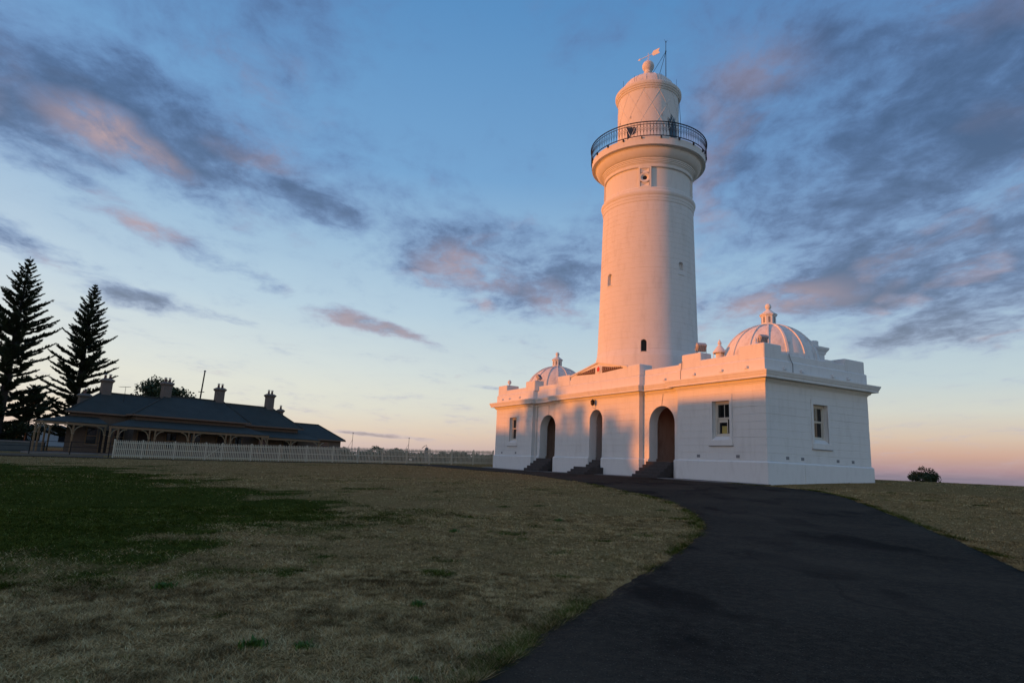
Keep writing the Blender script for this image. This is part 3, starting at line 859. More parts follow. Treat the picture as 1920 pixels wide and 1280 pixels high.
# tower -------------------------------------------------------------------------
TD, TS = 5.0, LW / 2
tower = link('tower', None, lh, (TD, TS, 0))
NT_ = 96
def trad(z):
    return float(np.interp(z, [7.3, 9.45, 9.95, 10.6, 21.25], [3.96, 3.92, 3.82, 3.785, 3.535]))
loc_ang = lambda world_deg: R(world_deg) - PHI
TWIN = [(loc_ang(-106.0), 9.70, 10.62, .42, True), (loc_ang(-152.3), 15.00, 15.95, .50, False), (loc_ang(-60.2), 15.70, 16.66, .46, False)]
def tower_courses():
    z = 7.3
    first = [9.46, 9.95]
    levels = [7.3, 9.46, 9.95]
    while levels[-1] + .405 < 21.3:
        levels.append(levels[-1] + .405)
    levels[-1] = 21.27
    for z0, z1 in zip(levels, levels[1:]):
        e = jr.uniform(-.003, .003)
        mb = MB()
        fn = lambda a, zz, n: ((trad(zz) + n) * math.cos(a), (trad(zz) + n) * math.sin(a), zz)
        hit = [w for w in TWIN if w[1] < z1 and w[2] > z0]
        g = .012
        if not hit:
            pr = [(trad(z0) + e - g, z0), (trad(z0) + e, z0 + .012), (trad(z1) + e, z1 - .012), (trad(z1) + e - g, z1), (trad(z1) - .35, z1)]
            pr = [(trad(z0) - .35, z0)] + pr
            mb.lathe(pr, NT_)
        else:
            a, zb, zt, wd, _ = hit[0]
            cuts = sorted({z0, z1} | {q for q in (zb, zt) if z0 < q < z1})
            for p, q in zip(cuts, cuts[1:]):
                inside = p >= zb - 1e-6 and q <= zt + 1e-6
                prof = [(p, e - g if p == z0 else e)]
                if p == z0 and q - p > .03: prof.append((p + .012, e))
                nz = 5 if inside else 1
                top = q - (.012 if q == z1 and q - p > .03 else 0)
                s_ = prof[-1][0]
                prof += [(s_ + (top - s_) * k / nz, e) for k in range(1, nz + 1)]
                if top != q: prof.append((q, e - g))
                if inside:
                    spring = zt - wd / 2
                    def half(zz):
                        hh = wd / 2
                        if zz > spring: hh = hh * math.sqrt(max(0, 1 - ((zz - spring) / (zt - spring)) ** 2))
                        return hh / trad(zz)
                    mb.piece(fn, prof, lambda zz, n: a + half(zz), lambda zz, n: a + 2 * PI - half(zz), NT_, .4)
                else:
                    mb.piece(fn, prof, lambda zz, n: a, lambda zz, n: a + 2 * PI, NT_, .4)
        mb.build('stone_course', M['stone_round'], tower, 25)
tower_courses()
for a, zb, zt, wd, dark in TWIN:                         # blind or open little windows
    rr = trad(zb) - (.32 if dark else .26)
    t_ = Vector((-math.sin(a), math.cos(a), 0)); n_ = Vector((math.cos(a), math.sin(a), 0))
    MB().prism([(-wd * .8, zb - .1), (wd * .8, zb - .1), (wd * .8, zt + .1), (-wd * .8, zt + .1)], lambda s, z, t: tuple(n_ * (rr - t) + t_ * s + Vector((0, 0, z))), 0, .05).build('niche_back', M['dark'] if dark else M['white'], tower)
    rs = trad(zb) - .0
    MB().prism([(-wd * .62, zb - .055), (wd * .62, zb - .055), (wd * .62, zb - .005), (-wd * .62, zb - .005)], lambda s, z, t: tuple(n_ * (rs + t) + t_ * s + Vector((0, 0, z))), -.3, .03).build('niche_sill', M['white'], tower)
# string moulding, frieze, cornice and gallery deck
MB().lathe([(3.4, 21.268), (3.555, 21.268), (3.575, 21.33), (3.575, 21.50), (3.60, 21.52), (3.62, 21.72), (3.64, 21.74), (3.69, 21.86), (3.72, 21.98), (3.70, 22.05), (3.60, 22.10), (3.52, 22.16), (3.40, 22.16)], NT_).build('string_moulding', M['white'], tower, 30)
FR = 3.35
MB().lathe([(FR, 22.158), (FR, 24.3)], NT_).build('frieze_back', M['white'], tower, 30)
MB().lathe([(FR, 22.16), (3.52, 22.162), (3.52, 22.34), (3.46, 22.40), (FR, 22.405)], NT_).build('frieze_sill', M['white'], tower, 30)
MB().lathe([(FR, 24.02), (3.47, 24.03), (3.50, 24.08), (3.50, 24.30), (FR, 24.30)], NT_).build('frieze_head', M['white'], tower, 30)
def on_cyl(a0, Rr):
    return lambda s, z, n: ((Rr + n) * math.cos(a0 + s / Rr), (Rr + n) * math.sin(a0 + s / Rr), z)
for k in range(4):
    a0 = loc_ang(-105.9) + k * PI / 2
    fn = on_cyl(a0, FR)
    fp = MB()
    for s0, s1, z0, z1 in ((-.46, -.33, 22.36, 24.06), (.33, .46, 22.36, 24.06), (-.33, .33, 23.92, 24.06), (-.33, .33, 22.36, 22.46)):
        fp.piece(fn, [(z0, .155), (z1, .155)], lambda z, n: s0, lambda z, n: s1, 3, .02)
    pan = fp.build('oculus_panel', M['white'], tower)
    # ring with a coned opening
    v, f = [], []
    N = 28
    for r_, n_ in ((.40, .02), (.405, .15), (.30, .15), (.27, .13), (.16, .02)):
        for q in range(N):
            t = 2 * PI * q / N
            v.append(fn(r_ * math.cos(t), 23.18 + r_ * math.sin(t), n_))
    for i in range(4):
        for q in range(N):
            l = (q + 1) % N
            f.append((i * N + q, i * N + l, (i + 1) * N + l, (i + 1) * N + q))
    MB().add(v, f).build('oculus_ring', M['white'], pan, 35)
    v = [fn(.165 * math.cos(2 * PI * q / N), 23.18 + .165 * math.sin(2 * PI * q / N), .03) for q in range(N)]
    MB().add(v, [tuple(range(N))]).build('oculus_hole', M['dark'], pan)
    # faceted recesses above and below the ring
    for zc_, sg in ((23.75, 1), (22.62, -1)):
        w = .30
        pts = [fn(-w, zc_ - .16, .12), fn(w, zc_ - .16, .12), fn(w, zc_ + .16, .12), fn(-w, zc_ + .16, .12), fn(0, zc_, -.0)]
        pts[4] = fn(0, zc_, .006)
        MB().add(pts, [(0, 1, 4), (1, 2, 4), (2, 3, 4), (3, 0, 4)]).build('facet', M['white'], pan)
MB().lathe([(3.3, 24.298), (3.53, 24.298), (3.55, 24.36), (3.60, 24.38), (3.60, 24.46), (3.66, 24.48), (3.66, 24.56), (3.72, 24.58), (3.72, 24.67), (3.80, 24.70), (3.92, 24.80), (4.05, 24.95), (4.14, 25.10), (4.19, 25.26), (4.25, 25.30), (4.25, 25.335), (3.3, 25.335)], NT_).build('gallery_cove', M['white'], tower, 28)
MB().lathe([(3.0, 25.337), (4.46, 25.337), (4.52, 25.36), (4.52, 25.92), (4.47, 25.955), (2.2, 25.97)], NT_).build('gallery_deck', M['white'], tower, 30)
# iron railing
rail = link('gallery_railing', None, tower)
RR = 4.60
def ring(name, r, z, t, h=None):
    h = h or t
    MB().lathe([(r - t, z - h), (r + t, z - h), (r + t, z + h), (r - t, z + h), (r - t, z - h)], 120).build(name, M['iron'], rail)
ring('top_rail', RR + .035, 27.10, .035, .028)
ring('upper_rail', RR + .01, 26.915, .02)
ring('lower_rail', RR - .01, 26.00, .026)
NB = 120
bal = MB()
bal.tube([(0, 0, 25.98), (0, 0, 26.36), (.0, 0, 26.90), (.03, 0, 27.09)], .0155, 4)
wd = 2 * PI * RR / NB
bal.tube([(0, .03 * math.cos(t), 26.50 + .03 * math.sin(t)) for t in np.linspace(0, 2 * PI, 5)], .012, 3, False)
rg = [(0, wd / 2 + .072 * math.cos(t), 26.56 + .072 * math.sin(t)) for t in np.linspace(0, 2 * PI, 11)]
bal.tube(rg, .011, 3, False)
for sg in (0, 1):
    y0 = wd * sg
    s_ = 1 if sg == 0 else -1
    bal.tube([(0, y0, 26.20), (0, y0 + s_ * wd * .12, 26.38), (0, y0 + s_ * wd * .42, 26.49)], .010, 3)
    bal.tube([(0, y0, 26.89), (0, y0 + s_ * wd * .10, 26.76), (0, y0 + s_ * wd * .42, 26.63)], .010, 3)
bme = bal.mesh('baluster', M['iron'])
for k in range(NB):
    t = 2 * PI * k / NB
    link('baluster', bme, rail, (RR * math.cos(t), RR * math.sin(t), 0), (0, 0, t))
kme = MB().box(-.10, .03, -.035, .035, 25.80, 26.02).mesh('bracket', M['iron'])
for k in range(20):
    t = 2 * PI * (k + .4) / 20
    link('bracket', kme, rail, (RR * math.cos(t), RR * math.sin(t), 0), (0, 0, t))
# lantern
lan = MB().lathe([(2.2, 25.965), (2.56, 25.965), (2.56, 26.25), (2.46, 26.32), (2.455, 31.30)], NT_).build('lantern', M['white'], tower, 30)
LR = 2.46
for k in range(12):
    for sg in (1, -1):
        a0 = 2 * PI * k / 12 + .18
        pts = []
        for i in range(15):
            q = i / 14
            a = a0 + sg * R(64) * (q - .5)
            pts.append(((LR + .003) * math.cos(a), (LR + .003) * math.sin(a), 26.34 + q * 4.94))
        MB().tube(pts, .015, 4).build('glazing_bar', M['white'], lan)
    # little catches on the bars
    a = 2 * PI * k / 12 + .18 + R(64) * .08
    zc_ = 26.34 + .58 * 4.94
    if k % 3 != 1:
        MB().tube([((LR + .05) * math.cos(a + .015 * math.cos(t)), (LR + .05) * math.sin(a + .015 * math.cos(t)), zc_ - .2 + .10 * math.sin(t)) for t in np.linspace(0, 2 * PI, 9)], .012, 4, False).build('bar_catch', M['grey_metal'], lan)
def cyl_poly(pts, Rr):
    """fan of a polygon in (world angle deg, z) laid on the drum"""
    out = MB()
    c = (sum(p[0] for p in pts) / len(pts), sum(p[1] for p in pts) / len(pts))
    for i in range(len(pts)):
        a, b = pts[i], pts[(i + 1) % len(pts)]
        grid, S = [], 6
        for u in range(S + 1):
            for w in range(S + 1):
                e = (a[0] + (b[0] - a[0]) * w / S, a[1] + (b[1] - a[1]) * w / S)
                q = (c[0] + (e[0] - c[0]) * u / S, c[1] + (e[1] - c[1]) * u / S)
                t = loc_ang(q[0])
                grid.append((Rr * math.cos(t), Rr * math.sin(t), q[1]))
        out.add(grid, [(u * 7 + w, u * 7 + w + 1, (u + 1) * 7 + w + 1, (u + 1) * 7 + w) for u in range(S) for w in range(S)])
    return out
cyl_poly([(-145.5, 28.30), (-124, 28.02), (-124.5, 27.50), (-133, 27.42), (-143, 27.18)], LR + .008).build('open_pane', M['glass'], lan)
cyl_poly([(-64, 28.95), (-57.5, 28.78), (-56, 29.32), (-41, 28.80), (-35, 28.0), (-38, 26.6), (-52, 26.5), (-58, 27.35), (-63, 28.0)], LR + .008).build('open_pane', M['glass'], lan)
for a_, b_, za, zb in ((-146, -136, 28.28, 27.40), (-125, -133.5, 28.02, 27.42), (-62, -50, 27.9, 29.2), (-64, -56, 28.9, 28.1)):
    pts = [((LR + .022) * math.cos(loc_ang(a_ + (b_ - a_) * q)), (LR + .022) * math.sin(loc_ang(a_ + (b_ - a_) * q)), za + (zb - za) * q) for q in np.linspace(0, 1, 6)]
    MB().tube(pts, .026, 4).build('glazing_bar', M['white'], lan)
MB().lathe([(2.45, 31.298), (2.50, 31.30), (2.54, 31.42), (2.60, 31.46), (2.62, 31.56), (2.67, 31.60), (2.70, 31.68), (2.70, 31.84), (2.66, 31.90), (2.50, 31.95), (2.18, 32.0), (2.10, 32.0)], NT_).build('lantern_cornice', M['white'], tower, 30)
dome_p = [(2.22, 31.97)] + [(2.22 * math.cos(t), 32.05 + 1.58 * math.sin(t)) for t in np.linspace(0, R(80), 16)] + [(.40, 33.60)]
ld = MB().lathe(dome_p, 64).build('lantern_dome', M['dome'], tower, 40)
for k in range(16):
    a = 2 * PI * k / 16
    MB().tube([(r_ * 1.003 * math.cos(a), r_ * 1.003 * math.sin(a), z_ + .004) for r_, z_ in dome_p[:-1]], .014, 4).build('dome_seam', M['dome'], ld)
ballp = [(.46, 33.5), (.46, 33.66), (.36, 33.72), (.33, 34.05), (.38, 34.12), (.36, 34.2), (.27, 34.26), (.26, 34.30)] + [(.50 * math.sin(t), 34.78 - .50 * math.cos(t)) for t in np.linspace(R(34), PI - .02, 16)]
ball = MB().lathe(ballp, 32).build('ball_vent', M['dome'], tower, 40)
vane = MB().tube([(0, 0, 35.25), (0, 0, 36.06)], .022, 6).build('weather_vane', M['white'], tower)
vdir = Vector((-1, .45, 0)).normalized()                 # points at the sunset breeze
VA = loc_ang(-45)
vd = Vector((math.cos(VA), math.sin(VA), 0))
vs = Vector((-vd.y, vd.x, 0))
def vp(a, z, t=0):
    return tuple(vd * a + vs * t + Vector((0, 0, 35.80 + z)))
MB().tube([vp(-.85, 0), vp(.5, 0)], .024, 6).build('arrow_shaft', M['white'], vane)
MB().prism([(.35, 0), (.5, .23), (1.12, .23), (1.0, 0), (1.12, -.23), (.5, -.23)], lambda a, z, t: vp(a, z, t), -.012, .012).build('arrow_tail', M['white'], vane)
MB().prism([(-1.05, 0), (-.8, .11), (-.8, -.11)], lambda a, z, t: vp(a, z, t), -.012, .012).build('arrow_head', M['white'], vane)
MB().tube([(0, -.25, 35.55), (0, .25, 35.55)], .015, 4).build('compass_arm', M['white'], vane)
mast_o = Vector((1.0, -1.05, 0))
mast = MB().tube([(mast_o.x, mast_o.y, 33.0), (mast_o.x, mast_o.y, 36.95)], [.035, .022], 6).build('antenna_mast', M['iron'], tower)
for q in ((.25, -.1, 34.0), (.55, -.75, 33.75)):
    MB().tube([q, (mast_o.x, mast_o.y, 35.95)], .018, 4).build('stay', M['iron'], mast)
MB().lathe([(.0, -.08), (.07, 0), (.0, .08)], 8).build('sensor_head', M['iron'], mast, None, (mast_o.x, mast_o.y, 35.98))
for sg in (-1, 1):
    MB().tube([(mast_o.x, mast_o.y, 36.75), (mast_o.x + sg * .13, mast_o.y - sg * .02, 37.05)], .014, 4).build('fork', M['iron'], mast)
for wa in (-150, -126, -80, -45):
    t = loc_ang(wa)
    MB().tube([(2.66 * math.cos(t), 2.66 * math.sin(t), 31.8), (2.66 * math.cos(t), 2.66 * math.sin(t), 32.45)], .014, 4).build('lightning_rod', M['iron'], tower)
t = loc_ang(-22)
MB().tube([(2.5 * math.cos(t), 2.5 * math.sin(t), 31.4), (2.62 * math.cos(t), 2.62 * math.sin(t), 29.5), (2.6 * math.cos(t), 2.6 * math.sin(t), 26.0)], .022, 4).build('cable', M['iron'], tower)

# small domes over the wings -------------------------------------------------------
def wing_dome(s, d=4.4):
    prof = [(2.78, 7.38), (2.78, 7.75)] + [(2.74 * math.cos(t), 7.85 + 2.50 * math.sin(t)) for t in np.linspace(0, R(82), 15)] + [(.34, 10.36)]
    o = MB().lathe(prof, 64, (0, 0), PI / 16).build('wing_dome', M['dome'], lh, 40, (d, s, 0))
    for k in range(16):
        a = 2 * PI * (k + .5) / 16 + R(3)
        pr = [(r_, z_) for r_, z_ in prof[1:-1]]
        v, f = [], []
        ta = Vector((-math.sin(a), math.cos(a), 0)); na = Vector((math.cos(a), math.sin(a), 0))
        for i, (r_, z_) in enumerate(pr):
            w = .075 * (.35 + .65 * r_ / 2.7)
            nn = Vector((na.x, na.y, 0)) * (1 if i == 0 else math.cos(math.asin(min(1, max(0, (z_ - 7.85) / 2.55))))) + Vector((0, 0, 0 if i == 0 else min(1, max(0, (z_ - 7.85) / 2.5))))
            base = na * (r_ - .02) + Vector((0, 0, z_))
            v += [base - ta * w, base - ta * w * .8 + nn * .085, base + ta * w * .8 + nn * .085, base + ta * w]
        for i in range(len(pr) - 1):
            for q in range(3):
                f.append((i * 4 + q, i * 4 + q + 1, i * 4 + q + 5, i * 4 + q + 4))
        MB().add(v, f).build('dome_rib', M['dome'], o)
    cu = MB().lathe([(.52, 10.28), (.52, 10.40), (.44, 10.42), (.44, 10.94), (.52, 10.97), (.53, 11.03)], 8, (0, 0), PI / 8).build('dome_cupola', M['white'], lh, None, (d, s, 0))
    for k in range(8):
        a = 2 * PI * k / 8 + PI / 4
        na = Vector((math.cos(a), math.sin(a), 0)); ta = Vector((-na.y, na.x, 0))
        MB().prism([(-.055, 10.50), (.055, 10.50), (.055, 10.88), (-.055, 10.88)], lambda q, z, n: tuple(na * (.408 + n) + ta * q + Vector((0, 0, z))), -.02, .006).build('louvre', M['lead'], cu)
    MB().lathe([(.53, 11.03), (.30, 11.20), (.12, 11.36), (.10, 11.40), (.16, 11.46), (.19, 11.55), (.15, 11.68), (.07, 11.74), (.001, 11.76)], 16).build('finial', M['white'], cu, 30)
    return o
wing_dome(3.19)
wing_dome(26.63)
# brick chimney behind the near dome
ch = MB().bbox(8.0, 8.75, 2.55, 3.45, 7.4, 9.30, .03).build('roof_chimney', M['white'], lh)
MB().sweep([(8.0, 2.55), (8.75, 2.55), (8.75, 3.45), (8.0, 3.45)], [(-.3, 9.0), (.03, 9.0), (.07, 9.15), (.16, 9.28), (.20, 9.36), (.20, 9.45), (-.3, 9.50)]).build('chimney_cap', M['white'], ch)
MB().lathe([(.30, 9.46), (.30, 9.86), (.22, 9.90), (.001, 9.90)], 16).build('chimney_pot', M['white'], ch, 30, (8.3, 3.0, 0))
# round ventilator with conical hood
def roof_vent(d, s, z0, sc=1.0):
    o = MB().lathe([(.24 * sc, 7.4), (.24 * sc, z0 + .75 * sc)], 14).build('roof_ventilator', M['white'], lh, 40, (d, s, 0))
    MB().lathe([(.40 * sc, z0 + .62 * sc), (.43 * sc, z0 + .68 * sc), (.30 * sc, z0 + .86 * sc), (.12 * sc, z0 + 1.10 * sc), (.07 * sc, z0 + 1.16 * sc), (.12 * sc, z0 + 1.24 * sc), (.10 * sc, z0 + 1.34 * sc), (.03 * sc, z0 + 1.46 * sc), (.001, z0 + 1.52 * sc)], 16).build('ventilator_hood', M['dome'], o, 40)
    for k in range(4):
        a = PI / 4 + k * PI / 2
        MB().tube([(.36 * sc * math.cos(a), .36 * sc * math.sin(a), 7.4), (.36 * sc * math.cos(a), .36 * sc * math.sin(a), z0 + .66 * sc)], .025, 4).build('ventilator_post', M['white'], o)
roof_vent(2.4, 5.25, 8.05)
roof_vent(1.75, 2.0, 8.05, .72)
# urn on the far corner
MB().lathe([(.12, 8.40), (.12, 8.44), (.06, 8.48), (.09, 8.54), (.17, 8.64), (.18, 8.74), (.13, 8.86), (.06, 8.92), (.001, 8.94)], 14).build('corner_finial', M['dome'], lh, 40, (.5, 28.55, 0))

# floodlights and the wall lantern: things of their own fixed on the building
def floodlight(label, d, s, z, rz, tilt, sc=1.0):
    w = lw(d, s)
    o = thing('floodlight', label, 'floodlight', (w[0], w[1], z), PHI + rz, 'floodlights on the parapet')
    b = MB().bbox(-.13 * sc, .13 * sc, -.27 * sc, .27 * sc, -.22 * sc, .22 * sc, .03).build('lamp_housing', M['lamp_body'], o, None, (0, 0, .34 * sc), (0, tilt, 0))
    MB().box(.132 * sc, .138 * sc, -.22 * sc, .22 * sc, -.17 * sc, .17 * sc).build('lens', M['glass'], b)
    for i in range(5):
        y = (-.2 + .1 * i) * sc
        MB().box(-.17 * sc, -.131 * sc, y - .012, y + .012, -.18 * sc, .18 * sc).build('cooling_fin', M['lamp_body'], b)
    st = MB()
    for sg in (-1, 1):
        st.box(-.02, .02, sg * .29 * sc - .012, sg * .29 * sc + .012, 0, .38 * sc)
    st.box(-.03, .03, -.30 * sc, .30 * sc, .0, .02)
    st.build('yoke', M['grey_metal'], o)
floodlight('boxy floodlight on the parapet pier between tower and conical roof ventilator', .4, 4.85, 8.38, R(65), R(-35), 1.1)
floodlight('floodlight on the near corner pier in front of the large ribbed dome', .6, .55, 8.34, R(73), R(-35), .95)
floodlight('floodlight tilted up on the pier in front of the far small dome', .5, 23.4, 8.40, R(-62), R(-35), .95)
wl_p = lw(0, 14.72)
wl = thing('wall_lantern', 'small dark lantern on a bracket above the middle arched doorway', 'lamp', (wl_p[0], wl_p[1], 5.55), PHI)
MB().tube([(0, 0, .05), (-.10, 0, .02), (-.22, 0, .10), (-.24, 0, .22)], .022, 6).build('bracket', M['white'], wl)
MB().lathe([(.05, .22), (.13, .30), (.15, .50), (.17, .52), (.08, .62), (.03, .66), (.001, .70)], 8).build('lamp_shade', M['iron'], wl, None, (-.24, 0, 0))
MB().box(-.3, 0, -.015, .015, .60, .63).build('stay', M['iron'], wl)

# concrete apron along the front
_s = np.linspace(-.2, LW + .6, 40)
ap_i = np.array([lw(-.06 + (.0), s) for s in _s])
ap_o = np.array([lw(-1.0 - .15 * math.sin(s * .4), s) for s in _s])
strip('path', ap_i, ap_o, M['concrete'], .045, 4)

# ================================================================== PICKET FENCE
F0, F1 = np.array([-30.87, 51.0]), np.array([-1.39, 65.35])
FD = (F1 - F0); FL = float(np.hypot(*FD)); FD = FD / FL
fang = math.atan2(FD[1], FD[0])
fence = thing('picket_fence', 'long cream picket fence in front of the cottage, running to the lighthouse', 'fence', (F0[0], F0[1], 0), fang)
BAY = FL / 14.35
posts = [0.0] + [BAY * (.85 + i) for i in range(0, 3)]
g0 = posts[-1]
posts += [g0 + BAY * .55]
while posts[-1] + BAY < FL - .2:
    posts.append(posts[-1] + BAY)
posts.append(FL)
def fz(t):
    return hz(F0[0] + FD[0] * t, F0[1] + FD[1] * t)
pme = MB().bbox(-.055, .055, -.055, .055, -.3, 1.44, .02).mesh('post', M['picket'])
kme_ = MB().add([(-.032, -.012, 0), (.032, -.012, 0), (.032, .012, 0), (-.032, .012, 0), (-.032, -.012, 1.30), (.032, -.012, 1.30), (.032, .012, 1.30), (-.032, .012, 1.30), (0, -.012, 1.345), (0, .012, 1.345)],
                [(0, 3, 2, 1), (0, 1, 5, 8, 4), (2, 3, 7, 9, 6), (1, 2, 6, 5), (3, 0, 4, 7), (5, 6, 9, 8), (7, 4, 8, 9)]).mesh('picket', M['picket'])
for t in posts:
    link('post', pme, fence, (t, 0, fz(t)))
gate = link('gate', None, fence)
for i, (a, b) in enumerate(zip(posts, posts[1:])):
    is_gate = i == 3
    par_ = gate if is_gate else fence
    for zr in (.16, .66, 1.16):
        za, zb = fz(a) + zr, fz(b) + zr
        MB().prism([(a + .05, za), (b - .05, zb), (b - .05, zb + .075), (a + .05, za + .075)], lambda x, z, y: (x, y, z), .012, .05).build('rail', M['picket'], par_)
    if is_gate:
        za, zb = fz(a), fz(b)
        MB().prism([(a + .06, za + .24), (a + .16, za + .24), (b - .06, zb + 1.15), (b - .16, zb + 1.15)], lambda x, z, y: (x, y, z), .052, .085).build('brace', M['picket'], gate)
    n = max(3, round((b - a) / .132))
    for k in range(1, n):
        t = a + (b - a) * k / n + jr.uniform(-.006, .006)
        link('picket', kme_, par_, (t, -.012, fz(t) + .05 + jr.uniform(-.008, .008)), (0, jr.uniform(-.012, .012), 0))

# ================================================================== KEEPERS' COTTAGE
HR = R(50)
H0 = np.array([-38.84, 53.0])
UH, NH = np.array([math.cos(HR), math.sin(HR)]), np.array([-math.sin(HR), math.cos(HR)])
cot = thing('cottage', "long single storey keepers' cottage with slate blue roof, chimneys and timber verandah", 'house', (H0[0], H0[1], 0), HR)
VF = .74                                                 # verandah floor
def hip(name, a0, a1, o0, o1, ze, r0, r1, orr, zr, parent, th=.10, skew=0.0):
    v = [(a0, o0, ze), (a1, o0, ze), (a1, o1, ze), (a0 + skew, o1, ze), (r0, orr, zr), (r1, orr, zr)]
    o = MB().add(v + [(x, y, z - th) for x, y, z in v[:4]], [(0, 1, 5, 4), (1, 2, 5), (2, 3, 4, 5), (3, 0, 4), (0, 6, 7, 1), (1, 7, 8, 2), (2, 8, 9, 3), (3, 9, 6, 0), (6, 9, 8, 7)]).build(name, M['roof'], parent)
    MB().tube([(r0, orr, zr + .03), (r1, orr, zr + .03)], .09, 6).build('ridge_cap', M['roof'], o)
    for c in ((a0, o0, r0), (a1, o0, r1)):
        MB().tube([(c[0], c[1], ze + .03), (c[2], orr, zr + .03)], .06, 5).build('hip_cap', M['roof'], o)
    MB().box(a0 - .04, a1 + .04, o0 - .10, o0 - .01, ze - .13, ze + .0).build('gutter', M['fascia'], o)
    MB().prism([(a0 - .10, o0 - .04), (a0 - .01, o0 - .04), (a0 + skew - .01, o1), (a0 + skew - .10, o1)], lambda x, y, z: (x, y, z), ze - .13, ze).build('gutter', M['fascia'], o)
    return o
rl = hip('roof', 2.60, 10.5, 2.20, 9.8, 4.32, 6.3, 12.4, 6.0, 6.42, cot, .10, 3.4)
rc = hip('roof', 7.50, 18.95, .70, 11.3, 4.38, 12.3, 18.3, 6.0, 6.72, cot)
rr_ = hip('roof', 18.0, 26.2, 2.20, 9.8, 4.27, 18.2, 24.2, 6.0, 6.55, cot)
re_ = hip('roof', 25.6, 32.05, 2.05, 9.6, 3.24, 26.4, 30.7, 6.0, 5.04, cot)
wl_ = MB().prism([(3.0, 2.6), (10.4, 2.6), (10.4, 9.4), (6.0, 9.4)], lambda x, y, z: (x, y, z), .3, 4.22).build('wall', M['brickwork'], cot)
wc_ = MB().box(7.9, 18.6, 1.1, 10.9, .3, 4.27).build('wall', M['brickwork'], cot)
wr_ = MB().box(18.61, 25.8, 2.6, 9.4, .3, 4.17).build('wall', M['brickwork'], cot)
we_ = MB().box(25.81, 31.7, 2.45, 9.2, .3, 3.13).build('wall', M['brickwork'], cot)
# verandahs: skirt roof, floor, beam, posts and brackets
def verandah(a0, a1, o, ow, zedge, zwall, wrap=False, wa0=None, wa1=None):
    wa0 = a0 if wa0 is None else wa0
    wa1 = a1 if wa1 is None else wa1
    top = [(a0, o, zedge), (a1, o, zedge), (wa1, ow, zwall), (wa0, ow, zwall)]
    f = [(0, 1, 2, 3), (4, 7, 6, 5), (0, 4, 5, 1), (1, 5, 6, 2), (3, 7, 4, 0)]
    vv = top + [(x, y, z - .07) for x, y, z in top]
    if wrap:                                             # hipped round the left end
        vv += [(a0, 8.5, zedge), (wa0, 8.5, zwall), (a0, 8.5, zedge - .07), (wa0, 8.5, zwall - .07)]
        f += [(0, 3, 9, 8), (4, 10, 11, 7), (0, 8, 10, 4)]
    r_ = MB().add(vv, f).build('verandah_roof', M['roof'], cot)
    MB().box(a0 + .02, a1 - .02, o + .02, o + .10, zedge - .26, zedge - .075).build('beam', M['timber'], r_)
    if wrap:
        MB().box(a0 + .02, a0 + .10, o + .11, 8.5, zedge - .26, zedge - .075).build('beam', M['timber'], r_)
    MB().box(a0, a1, o, ow + .05, .2, VF).build('verandah_floor', M['concrete'], r_)
    return r_
v1 = verandah(0.0, 5.35, 0.0, 2.6, 3.30, 3.92, False, 2.95, 5.35)
v2 = verandah(4.98, 20.0, -1.5, 1.1, 3.20, 3.92, False, 7.6, 18.7)
v3 = verandah(20.02, 27.2, 0.0, 2.6, 3.06, 3.80, False, 20.02, 26.0)
def vpost(par_, a, o, zt, br=(-1, 1), axis=0):
    par_ = cot
    p = MB().bbox(a - .065, a + .065, o - .065, o + .065, VF, zt, .015).build('post', M['timber'], par_)
    MB().box(a - .09, a + .09, o - .09, o + .09, zt - .75, zt - .68).build('post_collar', M['fretwork'], p)
    for s_ in br:
        pts = []
        for i in range(7):
            q = i / 6
            off = .07 + .62 * math.sin(q * PI / 2) * 1.0
            zz = zt - .70 + .62 * (1 - math.cos(q * PI / 2))
            dx = s_ * (.07 + .62 * (1 - math.cos(q * PI / 2)))
            zz = zt - .72 + .66 * math.sin(q * PI / 2)
            pts.append((a + dx, o, zz) if axis == 0 else (a, o + dx, zz))
        MB().tube(pts, .045, 4).build('bracket', M['fretwork'], p)
zt1, zt2, zt3 = 3.05, 2.95, 2.81
vpost(v1, .10, .08, zt1, (1,)); vpost(v1, 2.78, .08, zt1); vpost(v1, 5.22, .08, zt1, (-1,))
for a, o in ((.91, 2.2), (1.9, 4.4), (2.83, 6.6)): vpost(v1, a, o, zt1, (-1, 1), 1)
MB().add([(0, 0, 3.29), (.25, 0, 3.29), (4.4, 8.6, 3.29), (4.1, 8.6, 3.29), (2.95, 2.6, 3.91), (6.0, 9.0, 3.91)], [(0, 4, 5, 3), (0, 3, 2, 1)]).build('verandah_roof', M['roof'], cot)
MB().add([(0.05, .2, .25), (4.2, 8.6, .25), (6.0, 8.6, .25), (3.1, 2.5, .25), (0.05, .2, VF), (4.2, 8.6, VF), (6.0, 8.6, VF), (3.1, 2.5, VF)], [(4, 5, 6, 7), (0, 1, 5, 4), (1, 2, 6, 5), (2, 3, 7, 6), (3, 0, 4, 7)]).build('verandah_floor', M['concrete'], cot)
vpost(v2, 5.12, -1.42, zt2, (1,)); vpost(v2, 5.75, -1.42, zt2, (1,))
for a in (8.57, 12.05, 15.65): vpost(v2, a - .24, -1.42, zt2, (-1,)); vpost(v2, a + .24, -1.42, zt2, (1,))
vpost(v2, 19.25, -1.42, zt2, (-1,)); vpost(v2, 19.85, -1.42, zt2, (-1,))
for a in (23.5, 27.05): vpost(v3, a, .08, zt3)
